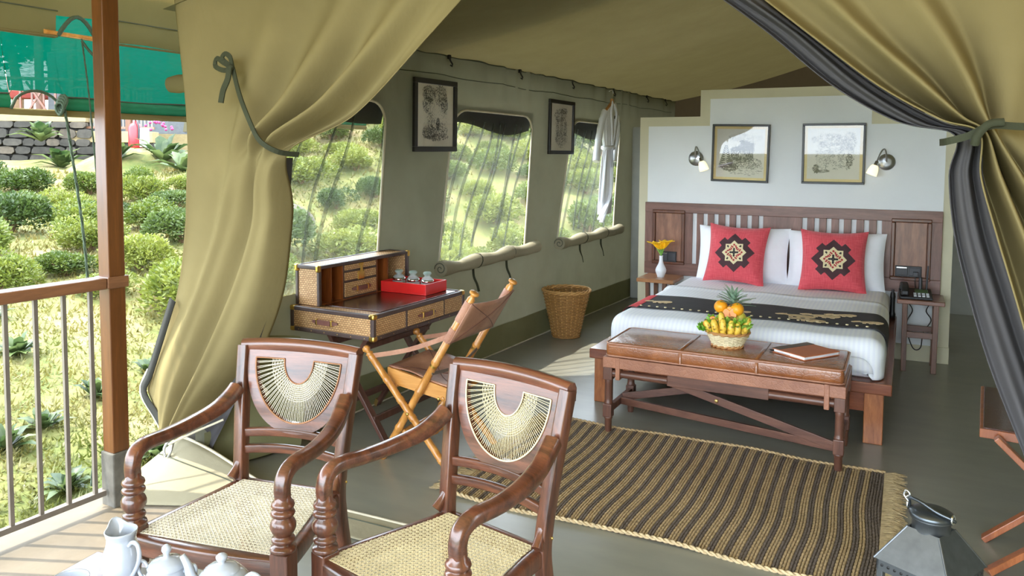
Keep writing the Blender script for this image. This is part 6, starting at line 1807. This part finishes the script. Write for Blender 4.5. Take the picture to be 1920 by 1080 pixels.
# taller shrubs filling the upper part of the windows
tp_ = []
for i, mt in enumerate(('tea_mid', 'tea_dark', 'tea_light')):
    t = thing('shrub', {'tea_mid': 'tall mid green shrub on the bank behind the tent', 'tea_dark': 'tall dark green shrub on the bank behind the tent', 'tea_light': 'tall yellow green shrub on the bank behind the tent'}[mt], 'shrub', (0, 0, 0), 0, 'tall shrubs behind the tent, ' + mt.split('_')[1] + ' green')
    bush_mesh(300 + i, 6500, .7, 1.7, .075, .020).build('foliage', mt, t); stem_mesh(320 + i, .7, 1.5).build('stems', 'stem_brown', t)
    tp_.append(t)
n = 0
for tr_ in range(4000):
    if n >= 40: break
    dd = rnd.uniform(15.5, 26); q = rnd.uniform(-.30, .17)
    x = fw.x * dd + rt.x * q * dd; y = fw.y * dd + rt.y * q * dd
    if x > -4.6 or not free(x, y, .6): continue
    spots.append((x, y, .7)); n += 1
    put(tp_[rnd.choice((0, 0, 1, 2, 2))], x, y, rnd.uniform(.85, 1.5), rnd.uniform(0, 6.28), rnd.uniform(.9, 1.3))
# ------------------------------------------------------------------ neighbouring terrace: stone wall, railings, tent
def far(px_, dist):  # plan position at a lateral tangent and distance in front of the camera
    return V(fw.x * dist + rt.x * px_ * dist, fw.y * dist + rt.y * px_ * dist, 0)
A = far(-.80, 17.0); B = far(-.545, 17.6); dirw = (B - A).normalized(); Lw = (B - A).length; aw = math.atan2(dirw.y, dirw.x)
zb = hill(B.x, B.y)
sw = thing('stone_wall', 'weathered grey stone retaining wall below the neighbouring deck', 'stone wall', (A.x, A.y, 0), aw)
ztop = 2.30
MB().box(0, Lw, .06, .5, .6, ztop).build('wall_core', 'mortar', sw)
rnd = random.Random(4); z = .9
smesh = {}
def stone(w, h):
    m = MB(); m.ball((0, 0, 0), (w / 2, .10, h / 2), 8, 6); return m
sid = 0
while z < ztop - .02:
    h = rnd.uniform(.17, .27); x = rnd.uniform(-.1, .1)
    while x < Lw:
        w = rnd.uniform(.22, .46)
        m = MB(); pol = [(-w * .46, -h * .36), (-w * .2, -h * .47), (w * .3, -h * .45), (w * .47, -h * .2), (w * .44, h * .3), (w * .1, h * .47), (-w * .35, h * .43), (-w * .48, h * .1)]
        pol = [(a * rnd.uniform(.9, 1.05), b * rnd.uniform(.9, 1.05)) for a, b in pol]
        m.prism(pol, -.05 - rnd.uniform(0, .05), .08, lambda a, b, tt_: V(x + w / 2 + a, tt_, min(ztop, z + h / 2 + b)))
        m.build('stone', rnd.choice(('stone_grey', 'stone_dark', 'stone_dark', 'stone_warm')), sw, bevel=.02, seg=1)
        x += w
    z += h
MB().box(-.1, Lw + .05, -.04, .6, ztop, ztop + .16).build('coping', 'slab_cream', sw, bevel=.01)
# deck slab and second, lower coping to the right with upright railing
C_ = far(-.47, 17.8); sl2 = (C_ - B).length
dk2 = thing('terrace_railing', 'dark slatted railing with brown posts on the neighbouring deck', 'railing', (B.x, B.y, 0), math.atan2((C_ - B).y, (C_ - B).x))
MB().box(-.35, sl2 + .2, .0, .5, ztop - .45, ztop - .20).build('deck_slab', 'slab_cream', dk2, bevel=.01)
MB().box(-.35, sl2 + .2, .05, .45, .8, ztop - .45).build('deck_base', 'stone_dark', dk2)
for x in (-.30, sl2 * .72):
    MB().box(x - .06, x + .06, .10, .22, ztop - .2, ztop + 1.6).build('railing_post', 'wood_post', dk2, bevel=.01)
for k in range(22):
    x = lerp(-.22, sl2 + .15, k / 21)
    MB().box(x - .016, x + .016, .14, .17, ztop - .14, ztop + .75).build('baluster', 'iron_baluster', dk2)
for z_ in (ztop - .14, ztop + .75): MB().box(-.3, sl2 + .2, .12, .19, z_, z_ + .05).build('rail', 'wood_rail', dk2)
MB().box(-.3, sl2 + .2, 1.2, 1.3, ztop - .2, ztop + 2.0).build('dark_screen', 'tent_dark', dk2)
# red-seated furniture and crossed railing on the stone wall
tr2 = thing('terrace_fence', 'crossed timber fence with red cushions above the stone wall', 'fence', (A.x, A.y, 0), aw)
for k in range(16):
    x = lerp(.2, Lw - .2, k / 15)
    MB().box(x - .02, x + .02, .25, .29, ztop + .16, ztop + .95).build('baluster', 'wood_frame_dark', tr2)
for k in range(6):
    x = lerp(.4, Lw - .4, k / 5)
    MB().bar((x - .22, .24, ztop + .2), (x + .22, .24, ztop + .9), .04, .04).build('cross_brace', 'wood_frame_dark', tr2); MB().bar((x + .22, .22, ztop + .2), (x - .22, .22, ztop + .9), .04, .04).build('cross_brace', 'wood_frame_dark', tr2)
MB().box(0, Lw, .22, .32, ztop + .93, ztop + 1.0).build('top_rail', 'wood_rail', tr2)
MB().box(0, Lw * .8, .8, 1.2, ztop + .55, ztop + .75).build('red_cushion', 'roof_red', tr2, bevel=.03)
for x in (Lw * .72, Lw * .9): MB().box(x - .07, x + .07, .5, .64, ztop + .1, ztop + 2.0).build('post', 'wood_post', tr2)
MB().box(Lw * .76, Lw * .86, .6, .7, ztop + .3, ztop + 1.6).build('steel_panel', 'tent_dark', tr2)
# far canvas tent to the right of the post
D_ = far(-.58, 20.5); E_ = far(-.30, 22.0); Lt = (E_ - D_).length
tn = thing('neighbour_tent', 'khaki canvas tent on the neighbouring terrace', 'tent', (D_.x, D_.y, 0), math.atan2((E_ - D_).y, (E_ - D_).x))
MB().grid(lambda u, v: (lerp(-.2, Lt, u), .08 * math.sin(u * 40) + 0.9 * v * v, lerp(2.2, 5.2, v)), 60, 6).build('tent_wall', 'canvas_far', tn)
MB().box(-.2, Lt, -.06, .0, 2.0, 2.6).build('ground_skirt', 'tent_dark', tn)
for x in (.25 * Lt, .62 * Lt): MB().box(x - .07, x + .07, -.25, -.11, 1.9, 5.0).build('tent_post', 'wood_post', tn)
MB().box(-.4, Lt, -.7, .2, 1.4, 2.12).build('tent_plinth', 'slab_cream', tn)
# fire extinguisher on the terrace edge
F_ = far(-.480, 16.6); zf = hill(F_.x, F_.y)
ex = thing('fire_extinguisher', 'red fire extinguisher at the edge of the neighbouring terrace', 'fire extinguisher', (F_.x, F_.y, 1.72))
MB().lathe([(.001, 0), (.13, 0), (.14, .03), (.14, .42), (.10, .50), (.05, .53), (.05, .57), (.001, .57)], 18).build('cylinder', 'extinguisher_red', ex)
MB().box(.15, .30, -.02, .1, .02, .42).build('sign_plate', 'label_white', ex)
MB().tube([(0, 0, .56), (.08, -.02, .60), (.16, -.04, .45), (.15, -.04, .2)], .02, 6).build('hose', 'plastic_black', ex)
# mound of soil under the extinguisher so that it stands on the bank
m = MB(); m.lathe([(.001, 1.725), (.5, 1.70), (1.2, 1.35), (2.0, .8), (3.0, .2)], 20, Matrix.Translation((F_.x, F_.y, 0)))
tag(m.build('ground_bank', 'hill_soil'), kind='structure')
# broad-leaved clumps near the wall and the extinguisher
def clump(x, y, z, s, n, label, seed, flower=False):
    t = thing('broadleaf_plant', label, 'plant', (x, y, z), 0, None); rnd = random.Random(seed)
    for k in range(n):
        a = rnd.uniform(0, 2 * PI); L = s * rnd.uniform(.6, 1.1); w = L * .13; e = rnd.uniform(.25, 1.1)
        d = V(math.cos(a) * math.sin(e), math.sin(a) * math.sin(e), math.cos(e)); s_ = V(-math.sin(a), math.cos(a), 0)
        pts = [d * L * q - V(0, 0, .35 * L) * q ** 3 for q in (0, .3, .65, 1)]; vs = []
        for q, p in enumerate(pts): ww = w * (.25, 1, .9, .05)[q]; vs += [p - s_ * ww, p - V(0, 0, ww * .3), p + s_ * ww]
        MB().add(vs, [(3 * q + j, 3 * q + j + 1, 3 * q + j + 4, 3 * q + j + 3) for q in range(3) for j in range(2)], True).build('leaf', 'broad_leaf', t)
    if flower:
        for k in range(22): MB().ball((rnd.uniform(-.4, .4), rnd.uniform(-.3, .3), s * rnd.uniform(.7, 1.1)), .03, 7, 5).build('blossom', 'pink_flower', t)
    return t
for i, (q, dd, s, n, lb) in enumerate(((-.60, 16.6, .7, 34, 'broad leaved plant hanging over the stone wall'), (-.575, 16.2, .8, 26, 'broad leaved plant at the foot of the stone wall beside the post'), (-.725, 15.8, .65, 18, 'small strappy plant at the foot of the stone wall'), (-.445, 15.9, .9, 30, 'flowering broad leaved plant right of the fire extinguisher'), (-.42, 15.0, .8, 26, 'broad leaved plant on the bank beside the curtain edge'), (-.505, 15.6, .7, 22, 'broad leaved plant left of the fire extinguisher'))):
    p = far(q, dd); zz = hill(p.x, p.y)
    if i == 0: zz = 1.85
    if i in (3, 5): zz = max(zz, 1.45)
    clump(p.x, p.y, zz, s, n, lb, 60 + i, i == 3)
# tall trees added behind the neighbouring terrace, blocking bright sky through the blind
tree_l = ('added leafy tree blocking sky behind the crossed fence', 'added leafy tree blocking sky behind the terrace posts', 'added leafy tree blocking sky behind the slatted railing', 'added leafy tree blocking sky behind the neighbour tent', 'added leafy tree blocking sky far behind the fire extinguisher', 'added leafy tree blocking sky far behind the left curtain')
for i, (q, dd) in enumerate(((-.86, 24), (-.74, 25), (-.63, 26), (-.54, 28), (-.45, 29), (-.36, 28))):
    p = far(q, dd); zz = hill(p.x, p.y)
    t = thing('tree', tree_l[i], 'tree', (p.x, p.y, zz), i, 'added trees behind the terrace')
    fo = copy_tree(tp_[i % 3].children[0]); fo.parent = t; fo.name = 'crown'; fo.location = (0, 0, .6); fo.scale = (3.8, 3.8, 4.2)
    MB().tube([(0, 0, -.3), (.1, 0, 1.2), (.0, .2, 3.0)], [.22, .17, .10], 8).build('trunk', 'stem_brown', t)
# leafy weeds in the grass below the railing
for i, (q, dd, s) in enumerate(((-.66, 5.0, .34), (-.61, 5.3, .28), (-.64, 6.4, .36), (-.58, 4.7, .26), (-.54, 5.9, .30), (-.67, 7.3, .36), (-.47, 6.6, .26), (-.46, 5.2, .30))):
    p = far(q, dd)
    if p.x > -3.6: continue
    o = clump(p.x, p.y, hill(p.x, p.y) - .01, s * .85, 30, 'small leafy weed in the grass below the railing' if q < -.5 else 'small leafy weed in the grass between the post and the curtain', 90 + i)
    o.name = 'weed'; o['group'] = 'weeds in the grass' if q < -.5 else 'weeds beside the curtain'
# pale rock among the grass seen through the first window
p = far(-.284, 11.8)
m = MB(); m.ball((0, 0, .10), (.42, .34, .26), 14, 9)
for i, v in enumerate(m.v):
    q = Vector(v); k = 1 + .18 * math.sin(q.x * 9 + q.z * 5) * math.cos(q.y * 8); m.v[i] = tuple(q * k)
o = m.build('boulder', 'stone_warm'); o.location = (p.x, p.y, hill(p.x, p.y)); tag(o, 'pale grey boulder on the grass outside the first window', 'boulder')
